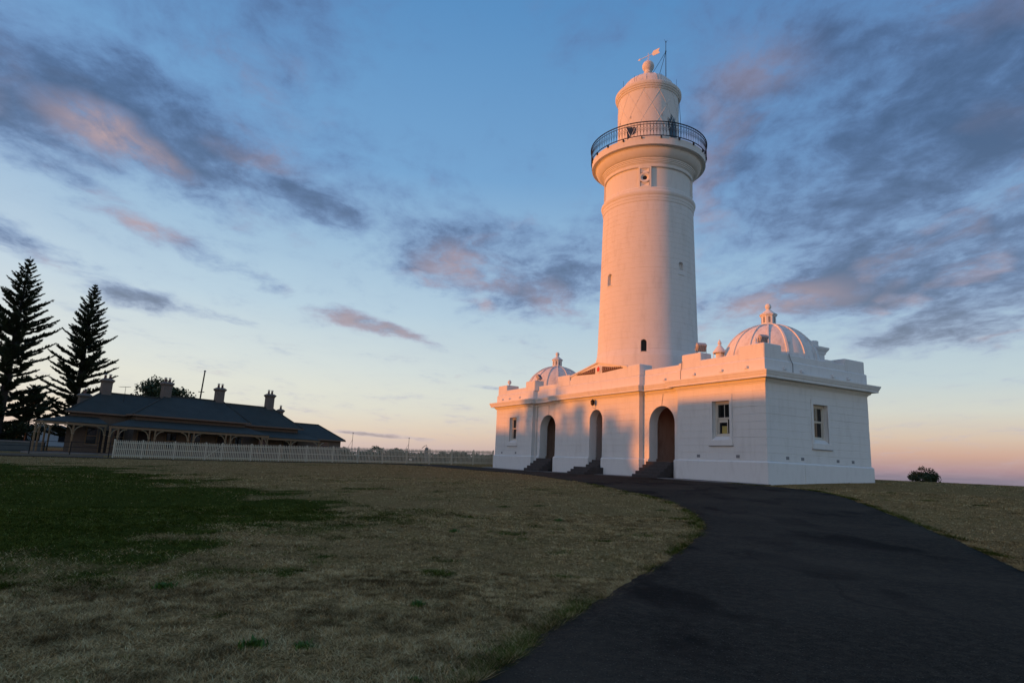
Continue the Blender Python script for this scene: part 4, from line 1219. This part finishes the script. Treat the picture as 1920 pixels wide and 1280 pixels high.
def cwin(par_, a, o, z0, z1, w=1.0, door=False):
    par_ = cot
    f = MB().box(a - w / 2 - .08, a + w / 2 + .08, o - .05, o - .004, z0 - .08, z1 + .08).build('door' if door else 'window', M['timber'], par_)
    MB().box(a - w / 2, a + w / 2, o - .058, o - .052, z0, z1).build('door_leaf' if door else 'pane', M['dark'] if door else M['glass'], f)
    if not door:
        MB().box(a - w / 2, a + w / 2, o - .07, o - .06, (z0 + z1) / 2 - .03, (z0 + z1) / 2 + .03).build('sash_bar', M['timber'], f)
        MB().box(a - w / 2 - .12, a + w / 2 + .12, o - .12, o - .06, z0 - .16, z0 - .09).build('sill', M['concrete'], f)
cwin(wl_, 5.0, 2.6, 1.55, 2.95, .8); cwin(wl_, 6.1, 2.6, .78, 2.8, .8, True); cwin(wl_, 7.2, 2.6, 1.55, 2.95, .8)
cwin(wc_, 8.9, 1.1, .78, 2.85, 1.2, True); cwin(wc_, 11.3, 1.1, 1.4, 2.85, .95); cwin(wc_, 13.6, 1.1, 1.4, 2.85, .95); cwin(wc_, 16.3, 1.1, .78, 2.85, 1.1, True); cwin(wc_, 18.0, 1.1, 1.4, 2.85, .7)
cwin(wr_, 21.6, 2.6, 1.4, 2.75, .95); cwin(wr_, 24.6, 2.6, .78, 2.7, 1.0, True)
cwin(we_, 29.4, 2.45, 2.35, 2.85, 1.0)
def chimney(a, o, z0, z1, w=.42, dd=.34, pots=2):
    c = MB().box(a - w, a + w, o - dd, o + dd, z0, z1 - .35).build('chimney', M['chimney'], cot)
    MB().sweep([(a - w, o - dd), (a + w, o - dd), (a + w, o + dd), (a - w, o + dd)], [(-.3, z1 - .36), (.01, z1 - .36), (.08, z1 - .24), (.13, z1 - .18), (.12, z1 - .08), (-.06, z1 + .06), (-.3, z1 + .06)]).build('chimney_cap', M['chimney'], c)
    for k in range(pots):
        x = a + (k - (pots - 1) / 2) * .42
        MB().lathe([(.16, z1), (.13, z1 + .12), (.10, z1 + .34), (.12, z1 + .36), (.12, z1 + .40)], 10, cap=True).build('chimney_pot', M['pot'], c, 40, (x, o, 0))
        MB().lathe([(.10, z1 + .44), (.17, z1 + .47), (.10, z1 + .52)], 10, cap=True).build('pot_cowl', M['grey_metal'], c, 40, (x, o, 0))
chimney(6.66, 6.0, 6.1, 7.75)
chimney(12.2, 6.0, 6.3, 8.10)
chimney(17.8, 6.0, 6.3, 8.15)
chimney(23.8, 6.0, 6.2, 8.12)
chimney(25.45, 6.2, 4.4, 6.5, .25, .25, 1)
chimney(5.6, 8.2, 4.6, 6.25, .42, .34, 1)

# ================================================================== FOLIAGE
def quads_mesh(name, C, N, T, size, mat, slim=.45):
    """leaf faces: centres C, normals N, tangents T, half sizes"""
    C, N, T = map(np.asarray, (C, N, T))
    B = np.cross(N, T)
    size = np.asarray(size)[:, None]
    n = len(C)
    V = np.empty((n * 4, 3))
    V[0::4] = C - T * size; V[1::4] = C + B * size * slim; V[2::4] = C + T * size; V[3::4] = C - B * size * slim
    me = bpy.data.meshes.new(name)
    me.vertices.add(n * 4); me.vertices.foreach_set('co', V.ravel())
    me.loops.add(n * 4); me.loops.foreach_set('vertex_index', np.arange(n * 4))
    me.polygons.add(n); me.polygons.foreach_set('loop_start', np.arange(n) * 4); me.polygons.foreach_set('loop_total', np.full(n, 4))
    me.materials.append(mat)
    me.update(calc_edges=True)
    return me
def rand_unit(r, n):
    v = r.normal(size=(n, 3))
    return v / np.linalg.norm(v, axis=1)[:, None]
def leaves(r, centers, radii, per, size):
    C, S = [], []
    for c, rd in zip(centers, radii):
        p = rand_unit(r, per) * (r.random((per, 1)) ** .45) * rd
        C.append(p * (1, 1, .8) + c); S.append(r.uniform(.6, 1.2, per) * size)
    C, S = np.vstack(C), np.concatenate(S)
    N = rand_unit(r, len(C)) + (0, 0, .35)
    N /= np.linalg.norm(N, axis=1)[:, None]
    T = np.cross(N, rand_unit(r, len(C))); T /= np.linalg.norm(T, axis=1)[:, None]
    return C, N, T, S
def broad_tree(name, label, cat, x, y, h, wid, seed, mat, trunk_h=None, clumps=40, per=60, leaf=.14, crad=None, group=None, zbase=None, flat=1.0):
    r = np.random.default_rng(seed)
    z0 = hz(x, y) if zbase is None else zbase
    o = thing(name, label, cat, (x, y, z0 - .05), r.uniform(0, 6), group)
    th = trunk_h if trunk_h is not None else h * .3
    ch = h - th * .8
    cs, rad = [], []
    while len(cs) < clumps:
        p = r.uniform(-1, 1, 3)
        if np.linalg.norm(p) > 1 or p[2] < -.85: continue
        if np.linalg.norm(p) < .35 and r.random() < .7: continue
        cs.append((p[0] * wid / 2, p[1] * wid / 2, th * .8 + ch * (.5 + p[2] * .5 * flat)))
        rad.append((crad or wid * .14) * r.uniform(.6, 1.25))
    tr = MB()
    base_r = max(.03, h * .022)
    top = (r.uniform(-.1, .1) * wid, r.uniform(-.1, .1) * wid, th + ch * .45)
    tr.tube([(0, 0, -.2), (top[0] * .2, top[1] * .2, th * .6), top], [base_r * 1.3, base_r, base_r * .35], 7)
    for c in cs[::max(1, clumps // 14)]:
        st = (top[0] * .3, top[1] * .3, th * r.uniform(.65, 1.1))
        mid = tuple((a + b) / 2 + r.uniform(-.05, .05) * wid for a, b in zip(st, c))
        tr.tube([st, mid, c], [base_r * .5, base_r * .3, base_r * .08], 5)
    tr.build('trunk', M['bark'], o, 50)
    link('crown', quads_mesh('crown', *leaves(r, cs, rad, per, leaf), mat), o)
    return o
def norfolk_pine(label, x, y, h, spread, seed, z0=None, name='norfolk_pine', bare=.08, gap=.72):
    r = np.random.default_rng(seed)
    z0 = hz(x, y) if z0 is None else z0
    o = thing(name, label, 'tree', (x, y, z0 - .1), 0)
    tr = MB()
    tr.tube([(0, 0, -.3), (0, 0, h * .3), (0, 0, h * .7), (0, 0, h)], [.42 * h / 20, .33 * h / 20, .16 * h / 20, .02], 8)
    CC, NN, TT, SS = [], [], [], []
    z = h * bare
    while z < h - .25:
        q = (h - z) / h                                   # 1 at the ground, 0 at the tip
        L = spread * (min(1, q * 1.75 + .015)) ** .88 * r.uniform(.88, 1.08)
        if q > .6: L *= 1.0 - .15 * (q - .6)
        nb_ = 7 if q > .28 else 6 if q > .15 else 5
        a0 = r.uniform(0, 6.28)
        for k in range(nb_):
            a = a0 + 2 * PI * k / nb_ + r.uniform(-.2, .2)
            if r.random() < .10 and q > .3: continue
            Lk = L * r.uniform(.60, 1.12)
            zj = z + r.uniform(-.28, .28) * min(1, q * 3)
            rise = .55 * (1 - q) + .08 * q
            dirh = np.array([math.cos(a), math.sin(a), 0])
            side = np.array([-math.sin(a), math.cos(a), 0])
            P = []
            m = 7
            for i in range(m + 1):
                t = i / m
                P.append(dirh * Lk * t + np.array([0, 0, zj + Lk * (rise * t - .16 * q * t + .26 * t * t)]))
            tr.tube([tuple(p) for p in P], [max(.015, .05 * Lk / spread * (1 - .8 * i / m)) for i in range(m + 1)], 4, False)
            # upturned foliage fingers crowding the outer branch
            nfi = int(16 + 40 * Lk / spread)
            for f in range(nfi):
                t = .16 + .84 * (f + r.random()) / nfi
                i = min(m - 1, int(t * m)); tt = t * m - i
                p = P[i] * (1 - tt) + P[i + 1] * tt
                w = (.35 * math.sin(min(1, (1.03 - t) * 2.4) * PI / 2) + .12) * r.uniform(.7, 1.25) * (.22 + .78 * min(1, 1.5 * Lk / spread))
                for sg in (-1, 1):
                    e = side * sg * w * r.uniform(.55, 1.0) + dirh * w * r.uniform(.35, .8) + np.array([0, 0, w * r.uniform(.25, .75)])
                    ln = np.linalg.norm(e)
                    c1 = p + e * .5
                    T = e / ln
                    for _ in range(3):
                        N = np.cross(T, rand_unit(r, 1)[0]); N /= np.linalg.norm(N)
                        CC.append(c1 + r.normal(0, .03, 3)); NN.append(N); TT.append(T); SS.append(ln * .5 * 1.12)
        z += gap * (.55 + .6 * min(1, q * 1.6)) * r.uniform(.85, 1.15)
    tr.build('trunk', M['bark'], o, 50)
    me = quads_mesh('crown', CC, NN, TT, np.maximum(np.array(SS), .06), M['needle'], .21)
    link('crown', me, o)
    return o
norfolk_pine('tall dark pine with tiered branches at the left edge of the picture', -50.5, 64, 20.4 - .5, 4.3, 5)
norfolk_pine('slightly shorter symmetrical pine with tiered branches behind the cottage chimney', -50.0, 74, 20.3 - .6, 3.9, 9)
norfolk_pine('small slender pine under the tallest pine, left of the cottage verandah', -52.0, 70, 7.2, 3.2, 14, name='young_pine', bare=.45, gap=.7)
broad_tree('broadleaf_tree', 'round leafy treetop showing over the cottage roof behind the second chimney', 'tree', -47.9, 88, 9.6, 8.6, 21, M['leaf'], 3.0, 90, 170, .24, 1.25)
for i, (x, y, h, w, lb) in enumerate(((-60.5, 74, 3.6, 5.5, 'dark bushy shrub at the left edge beneath the tallest pine'), (-55.2, 73, 3.4, 4.2, 'dark shrub mass between the pine trunk and the verandah corner post'), (-51.0, 66.0, 3.0, 3.6, 'dark shrub seen through the open left end of the verandah'))):
    broad_tree('dark_shrub', lb, 'shrub', x, y, h, w, 40 + i, M['leaf'], .4, 34, 80, .16, .6, 'dark shrubs left of the cottage')
b_ = broad_tree('rounded_bush', 'lone dark rounded bush on the crest right of the lighthouse', 'bush', 48.2, 75, 1.95, 2.9, 31, M['leaf'], .05, 30, 120, .12, .5, zbase=.98)
shx = [(-23.5, 83, 1.0, 2.6), (-20.6, 80, 1.7, 1.6), (-18.2, 82, 1.3, 2.8), (-16.2, 80, 1.9, 1.7), (-14.6, 83, 1.5, 3.2), (-13.2, 79, 1.9, 1.5), (-11.4, 82, 1.3, 3.0), (-9.6, 84, 1.5, 2.6), (-7.6, 81, 1.5, 1.8), (-6.2, 82, 1.7, 2.0), (-4.2, 83, 1.4, 2.4), (-2.4, 81, 1.25, 1.8), (-.6, 82, 1.0, 2.4)]
for i, (x, y, h, w) in enumerate(shx):
    lb = ('broad low', 'narrow upright', 'broad', 'tall narrow', 'widest', 'tall slim', 'wide', 'spreading', 'compact', 'rounded', 'open', 'small', 'flat')[i]
    lb = '%s grey-green shrub beyond the picket fence, %s from the cottage end' % (lb, ('first', 'second', 'third', 'fourth', 'fifth', 'sixth', 'seventh', 'eighth', 'ninth', 'tenth', 'eleventh', 'twelfth', 'last')[i])
    broad_tree('coastal_shrub', lb, 'shrub', x, y, h * .82, w * 1.5, 60 + i, M['scrub'], .12, 34, 90, .13, .42, 'coastal shrubs beyond the picket fence')

# ================================================================== SMALL THINGS
def pole_thing(name, label, cat, x, y, z0, z1, r_=.05, lean=(0, 0)):
    o = thing(name, label, cat, (x, y, z0))
    MB().tube([(0, 0, 0), (lean[0], lean[1], z1 - z0)], [r_ * 1.2, r_ * .8], 8).build('pole', M['bark'], o, 40)
    return o
p = pole_thing('timber_pole', 'tall leaning timber pole rising behind the cottage roof', 'pole', -38.0, 78, .7, 10.9, .10, (.45, 0))
MB().box(-.35, .35, -.05, .05, 7.6, 7.68).build('crossarm', M['bark'], p, None, (.33, 0, 0))
MB().lathe([(.14, 0), (.16, .08), (.05, .14)], 8, cap=True).build('pole_cap', M['grey_metal'], p, None, (.45, 0, 10.16))
for x, y, z1, lb in ((-22.8, 95, 4.75, 'thin mast with a stay beyond the fence, right of the cottage'), (-14.5, 95, 4.35, 'thin post on the skyline beyond the fence, beside the obelisk')):
    q = pole_thing('thin_mast', lb, 'mast', x, y, hz(x, y), z1, .032)
    h_ = z1 - hz(x, y)
    MB().lathe([(.05, 0), (.09, .06), (.05, .12)], 6, cap=True).build('mast_cap', M['iron'], q, None, (0, 0, h_ - .02))
    MB().tube([(0, 0, h_ * .75), (-1.5, .4, 0)], .02, 3).build('stay', M['iron'], q)
ob = thing('obelisk', 'small pale obelisk with a bent pipe on top behind the picket fence', 'monument', (-8.95, 72, hz(-8.95, 72)))
zo = 2.78 - hz(-8.95, 72)
MB().lathe([(.34, 0), (.34, .18), (.29, .22), (.24, zo - .22), (.27, zo - .2), (.27, zo - .12), (.02, zo)], 4, (0, 0), PI / 4, True).build('shaft', M['concrete'], ob)
MB().tube([(0, 0, zo - .05), (-.05, 0, zo + .24), (-.3, 0, zo + .08), (-.55, 0, zo - .14)], .03, 5).build('pipe', M['iron'], ob)
an = thing('television_antenna', 'thin television antenna on the cottage roof left of the leafy treetop', 'antenna', (-37.3, 62.0, 5.9))
MB().tube([(0, 0, -.3), (0, 0, 1.2)], .022, 4).build('mast', M['iron'], an)
bm_ = MB().tube([(-.75, .2, 1.2), (.55, -.15, 1.2)], .018, 4).build('boom', M['iron'], an)
for k in range(5):
    x = -.65 + k * .26
    MB().tube([(x - .05, -.25 + .2, 1.2), (x + .05, .25 + .2, 1.2)], .008, 3).build('element', M['iron'], bm_, None, (0, -.27 * x - .2, 0))
lwall = thing('low_wall', 'low grey-green wall at the left edge behind the wire fence', 'wall', (-47.5, 57.6, 0), R(4))
MB().bbox(-4, 6.2, -.1, .1, .2, 1.42, .02).build('wall_panel', M['lowwall'], lwall)
MB().bbox(-4.02, 6.22, -.15, .15, 1.42, 1.52, .02).build('coping', M['concrete'], lwall)
fh = thing('distant_house', 'small white-walled house glimpsed far behind the shrubs at left', 'house', (-86, 122, hz(-86, 122)), R(35))
MB().box(-4, 4, -3, 3, -1, 3.0).build('wall', M['car_white'], fh)
MB().add([(-4.4, -3.4, 2.9), (4.4, -3.4, 2.9), (4.4, 3.4, 2.9), (-4.4, 3.4, 2.9), (-1.5, 0, 4.0), (1.5, 0, 4.0)], [(0, 1, 5, 4), (1, 2, 5), (2, 3, 4, 5), (3, 0, 4), (3, 2, 1, 0)]).build('roof', M['roof'], fh)
for x in (-2.2, 1.8):
    MB().box(x - .6, x + .6, -3.05, -3.005, .9, 2.2).build('window', M['glass'], fh)
wf = thing('wire_fence', 'low dark post and rail fence left of the picket fence corner', 'fence', (-31.2, 51.0, 0))
WE = np.array([-16.5, -7.3])
for k in range(8):
    t = k / 7
    x, y = WE * t
    g = hz(-31.2 + x, 51 + y)
    MB().bbox(x - .03, x + .03, y - .03, y + .03, g - .2, g + 1.15, .008).build('post', M['iron'], wf)
    if k < 7:
        x2, y2 = WE * (k + 1) / 7
        g2 = hz(-31.2 + x2, 51 + y2)
        for zr in (.35, .72, 1.1):
            MB().tube([(x, y, g + zr), (x2, y2, g2 + zr)], .017, 4).build('rail', M['iron'], wf)
kb = MB()
KA = np.array([(-31.2, 50.35), (-38, 47.2), (-46, 43.6)])
KS = spline(KA, 8)
for a, b in zip(KS, KS[1:]):
    za, zb = hz(*a), hz(*b)
    n_ = np.array([-(b - a)[1], (b - a)[0]]); n_ = n_ / np.hypot(*n_) * -.16
    v = []
    for p_, z_ in ((a, za), (b, zb)):
        for sg, zz in ((-1, -.1), (1, -.1), (1, .15), (-1, .15)):
            v.append((p_[0] + n_[0] * sg, p_[1] + n_[1] * sg, z_ + zz))
    kb.add(v, [(0, 1, 5, 4), (1, 2, 6, 5), (2, 3, 7, 6), (3, 0, 4, 7)])
tag(kb.build('kerb', M['kerb']), kind='structure')

# ================================================================== SHADE CASTERS (unseen houses, hedge and trees added west to block the low sun)
def shade_house(label, x, y0, y1, ridge, eave, depth=9):  # unseen house, added for the shadow its roof casts
    cy = (y0 + y1) / 2
    o = thing('shade_house', label, 'house', (x, cy, 0))
    L = (y1 - y0) / 2
    MB().box(-depth / 2, depth / 2, -L + .4, L - .4, -.5, eave).build('wall', M['brickwork'], o)
    MB().add([(-depth / 2 - .5, -L, eave - .05), (depth / 2 + .5, -L, eave - .05), (depth / 2 + .5, L, eave - .05), (-depth / 2 - .5, L, eave - .05), (0, -L, ridge), (0, L, ridge)],
             [(1, 2, 5, 4), (3, 0, 4, 5), (0, 1, 4), (2, 3, 5), (3, 2, 1, 0)]).build('roof', M['roof'], o)
    for k in range(4):
        yy = -L + (k + .5) * 2 * L / 4
        w_ = MB().box(depth / 2 + .005, depth / 2 + .05, yy - .6, yy + .6, 1.2, 2.7).build('window', M['glass'], o)
        MB().box(depth / 2 + .005, depth / 2 + .09, yy - .75, yy + .75, 1.02, 1.16).build('sill', M['concrete'], w_)
    MB().box(depth / 2 + .006, depth / 2 + .06, -.55, .55, .1, 2.3).build('door', M['door'], o)
shade_house('unseen brick house added to shade the lawn, southernmost of three', -97, -70, 11, 8.0, 5.0)
shade_house('unseen taller brick house added to shade the near wing, in the middle', -45, 3.0, 23.9, 7.62, 4.6)
shade_house('unseen low brick house added to shade the lower facade, northernmost', -95, 15.2, 54.0, 7.75, 4.0)
hedge = broad_tree('hedge', 'unseen clipped hedge added to block low sun between two houses', 'hedge', -95, 14.1, 5.2, 7.5, 88, M['leaf'], .4, 120, 60, .3, .9)  # unseen, added to stop low sun through the gap
for i, (x, y, h, w, cl, pr, lf, cr, lb) in enumerate((
        (-90, 13.1, 9.2, 3.4, 15, 70, .30, .70, 'unseen young street tree added to dapple the facade, beside the taller house'),
        (-90, 17.7, 9.0, 4.6, 26, 70, .30, .80, 'unseen street tree added to dapple the facade, second from the taller house'),
        (-90, 22.1, 9.6, 3.6, 15, 70, .30, .75, 'unseen street tree added to dapple the facade, third from the taller house'),
        (-90, 26.9, 11.6, 6.0, 42, 70, .34, .85, 'unseen largest street tree added to dapple the facade, before the low house'),
        (-90, 32.2, 9.8, 3.4, 12, 70, .30, .75, 'unseen street tree added to dapple the facade, at the end of the row'))):
    broad_tree('shade_tree', lb, 'tree', x, y, h, w, 90 + i, M['leaf'], 3.4, cl, pr, lf, cr, 'unseen street trees added to dapple the facade')  # unseen crowns, added to break up the sun on the facade
for i, (x, y, h, w) in enumerate(((-104, 42.5, 22, 12), (-98, 51, 25, 15), (-104, 61, 25, 15), (-99, 71, 23, 14), (-108, 81, 22, 14))):
    broad_tree('shade_fig', 'unseen big spreading fig tree added to shade pines and cottage, %s of the grove' % ('southernmost', 'second', 'middle', 'fourth', 'northernmost')[i], 'tree', x, y, h, w, 120 + i, M['leaf'], 3.0, 110, 110, .75, 2.1, 'unseen fig grove added to shade pines and cottage')  # unseen grove, added to keep sun off the pines and cottage

# ================================================================== GRASS
def grass_mat():
    m, t = new_mat('grass_blades')
    g = t.n('ShaderNodeAttribute', attribute_name='green').outputs['Fac']
    k = t.n('ShaderNodeAttribute', attribute_name='tint').outputs['Fac']
    dry = t.ramp(k, [(0, (.10, .062, .026)), (.35, (.30, .20, .092)), (.7, (.50, .345, .155)), (1, (.64, .47, .24))])
    grn = t.ramp(k, [(0, (.028, .036, .005)), (.5, (.072, .084, .013)), (1, (.15, .155, .040))])
    finish(t, t.mix(g, dry, grn), 1.0, None, 0, 0, 0.0)
    return m
M['grass'] = grass_mat()
def edge_points(r, n):
    X, Y = [], []
    for line, sg in ((DL, -1), (DR, 1)):
        m = np.hypot(line[:, 0], line[:, 1])
        ok = np.where((m[:-1] < 40) & (line[:-1, 1] > 3) & (line[:-1, 1] < 34))[0]
        wt = 1 / np.maximum(m[ok], 5) ** 1.2
        i = r.choice(ok, n // 2, p=wt / wt.sum())
        t = r.random(n // 2)[:, None]
        p = line[i] + (line[i + 1] - line[i]) * t
        e = line[i + 1] - line[i]
        nrm = np.c_[-e[:, 1], e[:, 0]] / np.hypot(e[:, 0], e[:, 1])[:, None]
        off = (r.gamma(1.2, .07, n // 2) - .05)[:, None]
        p = p + nrm * off * (-sg)
        X.append(p[:, 0]); Y.append(p[:, 1])
    return np.concatenate(X), np.concatenate(Y)
def grass():
    r = np.random.default_rng(5)
    def scatter(n, r0, r1, az0, az1):
        rad = np.sqrt(r.uniform(r0 * r0, r1 * r1, n))
        az = np.radians(r.uniform(az0, az1, n))
        return rad * np.sin(az), rad * np.cos(az), rad
    X, Y, D = [np.concatenate(a) for a in zip(scatter(330000, 3.6, 9, -45, 12), scatter(250000, 9, 18, -45, 45), scatter(150000, 18, 34, -45, 45), scatter(80000, 34, 62, -45, 45))]
    keep = ~in_poly(X + r.normal(0, .05, len(X)), Y + r.normal(0, .05, len(X)), DRIVE_POLY)
    lx = (X - AX[0]) * VX[0] + (Y - AX[1]) * VX[1]; ly = (X - AX[0]) * UX[0] + (Y - AX[1]) * UX[1]
    keep &= ~((lx > -1.1) & (ly > -.1) & (lx < 9) & (ly < 31))
    side_f = (X - F0[0]) * -FD[1] + (Y - F0[1]) * FD[0]
    keep &= (side_f < .4) | (X > -1)
    nm = len(X)
    clump = vn(X, Y, .16, 21) * .6 + vn(X, Y, .5, 22) * .4
    keep &= r.random(len(X)) < np.clip(.35 + (clump - .3) * 1.9, .15, 1)
    X, Y, D, clump = X[keep], Y[keep], D[keep], clump[keep]
    nl = len(X)
    ex, ey = edge_points(r, 90000)
    X, Y = np.concatenate([X, ex]), np.concatenate([Y, ey])
    D = np.hypot(X, Y)
    clump = vn(X, Y, .16, 21) * .6 + vn(X, Y, .5, 22) * .4
    edge = np.arange(len(X)) >= nl
    g = green_mask(X, Y)
    g = np.maximum(g, edge * np.clip((vn(X, Y, .8, 41) - .35) * 2.2, 0, .75))
    n = len(X)
    gg = (r.random(n) < g * .985).astype(float)
    z = height(X, Y) - .004 + (vn(X, Y, 1.1, 8) - .5) * .035 * (D < 58)
    big = vn(X, Y, .9, 3) * .6 + vn(X, Y, .33, 4) * .4
    h = r.uniform(.012, .036, n) * (.5 + 1.0 * clump) * (1 + .3 * gg) * np.where(edge, 1.7, 1.0)
    w = np.maximum(.0034, D * .00056) * r.uniform(.7, 1.3, n)
    a = r.uniform(0, 2 * PI, n)
    lean = r.uniform(.4, 2.4, n) * h
    la = r.uniform(0, 2 * PI, n)
    V = np.empty((n * 3, 3))
    V[0::3] = np.c_[X - np.cos(a) * w, Y - np.sin(a) * w, z]
    V[1::3] = np.c_[X + np.cos(a) * w, Y + np.sin(a) * w, z]
    V[2::3] = np.c_[X + np.cos(la) * lean, Y + np.sin(la) * lean, z + h]
    me = bpy.data.meshes.new('lawn_grass')
    me.vertices.add(n * 3); me.vertices.foreach_set('co', V.ravel())
    me.loops.add(n * 3); me.loops.foreach_set('vertex_index', np.arange(n * 3))
    me.polygons.add(n); me.polygons.foreach_set('loop_start', np.arange(n) * 3); me.polygons.foreach_set('loop_total', np.full(n, 3))
    me.materials.append(M['grass'])
    me.update(calc_edges=True)
    attr(me, 'green', np.repeat(gg, 3))
    tint = np.clip(r.normal(.42, .24, n) + (vn(X, Y, .7, 31) - .5) * .5 + (vn(X, Y, .14, 21) - .5) * .75 + (vn(X, Y, .06, 23) - .5) * .4, 0, 1)
    attr(me, 'tint', np.repeat(tint, 3))
    tag(link('lawn_grass', me), 'short dry straw-coloured lawn grass with darker green patches', 'grass', None, 'stuff')
grass()
# broadleaf weeds and greener tufts
def tuft(x, y, h, n, seed):
    r = np.random.default_rng(seed)
    mb = MB()
    for k in range(n):
        a = r.uniform(0, 6.28); L = h * r.uniform(.6, 1.2); o = r.uniform(.2, .9)
        b = r.normal(0, h * .5, 2); w = h * .10
        dx, dy = math.cos(a), math.sin(a)
        mb.add([(b[0] - dy * w, b[1] + dx * w, 0), (b[0] + dy * w, b[1] - dx * w, 0), (b[0] + dx * L * o * .5 + dy * w, b[1] + dy * L * o * .5 - dx * w, L * .65), (b[0] + dx * L * o, b[1] + dy * L * o, L * .9), (b[0] + dx * L * o * .5 - dy * w, b[1] + dy * L * o * .5 + dx * w, L * .65)], [(0, 1, 2, 4), (4, 2, 3)])
    return mb.add([], []), (x, y, hz(x, y) - .01)
M['weed'] = leaf_mat('weed_leaves', (.04, .085, .010), (.09, .15, .025))
WEEDS = [(-1.92, 5.35, .075, 90, 'weed tuft in the near lawn, lower left of centre, left of its pair'), (-1.52, 5.35, .065, 80, 'weed tuft in the near lawn, lower left of centre, right of its pair'), (-3.65, 7.3, .08, 100, 'dark weed tuft in the lawn left of the foreground pair'),
         (-.85, 6.95, .06, 70, 'small bright weed tuft in the middle of the near lawn'), (-.55, 4.65, .055, 80, 'weed patch at the bottom edge beside the drive'), (-4.6, 5.9, .05, 60, 'low weed patch at the far left foreground'), (-1.0, 13.2, .08, 70, 'weed tuft in the mid lawn straight below the cottage end'), (1.3, 15.8, .075, 70, 'weed tuft in the mid lawn left of the drive bend')]
for i, (x, y, h, n, lb) in enumerate(WEEDS):
    mb, loc = tuft(x, y, h, n, 300 + i)
    o = thing('weed_tuft', lb, 'weed', loc)
    tag(o, group='weeds in the lawn')
    mb.build('leaf_rosette', M['weed'], o)
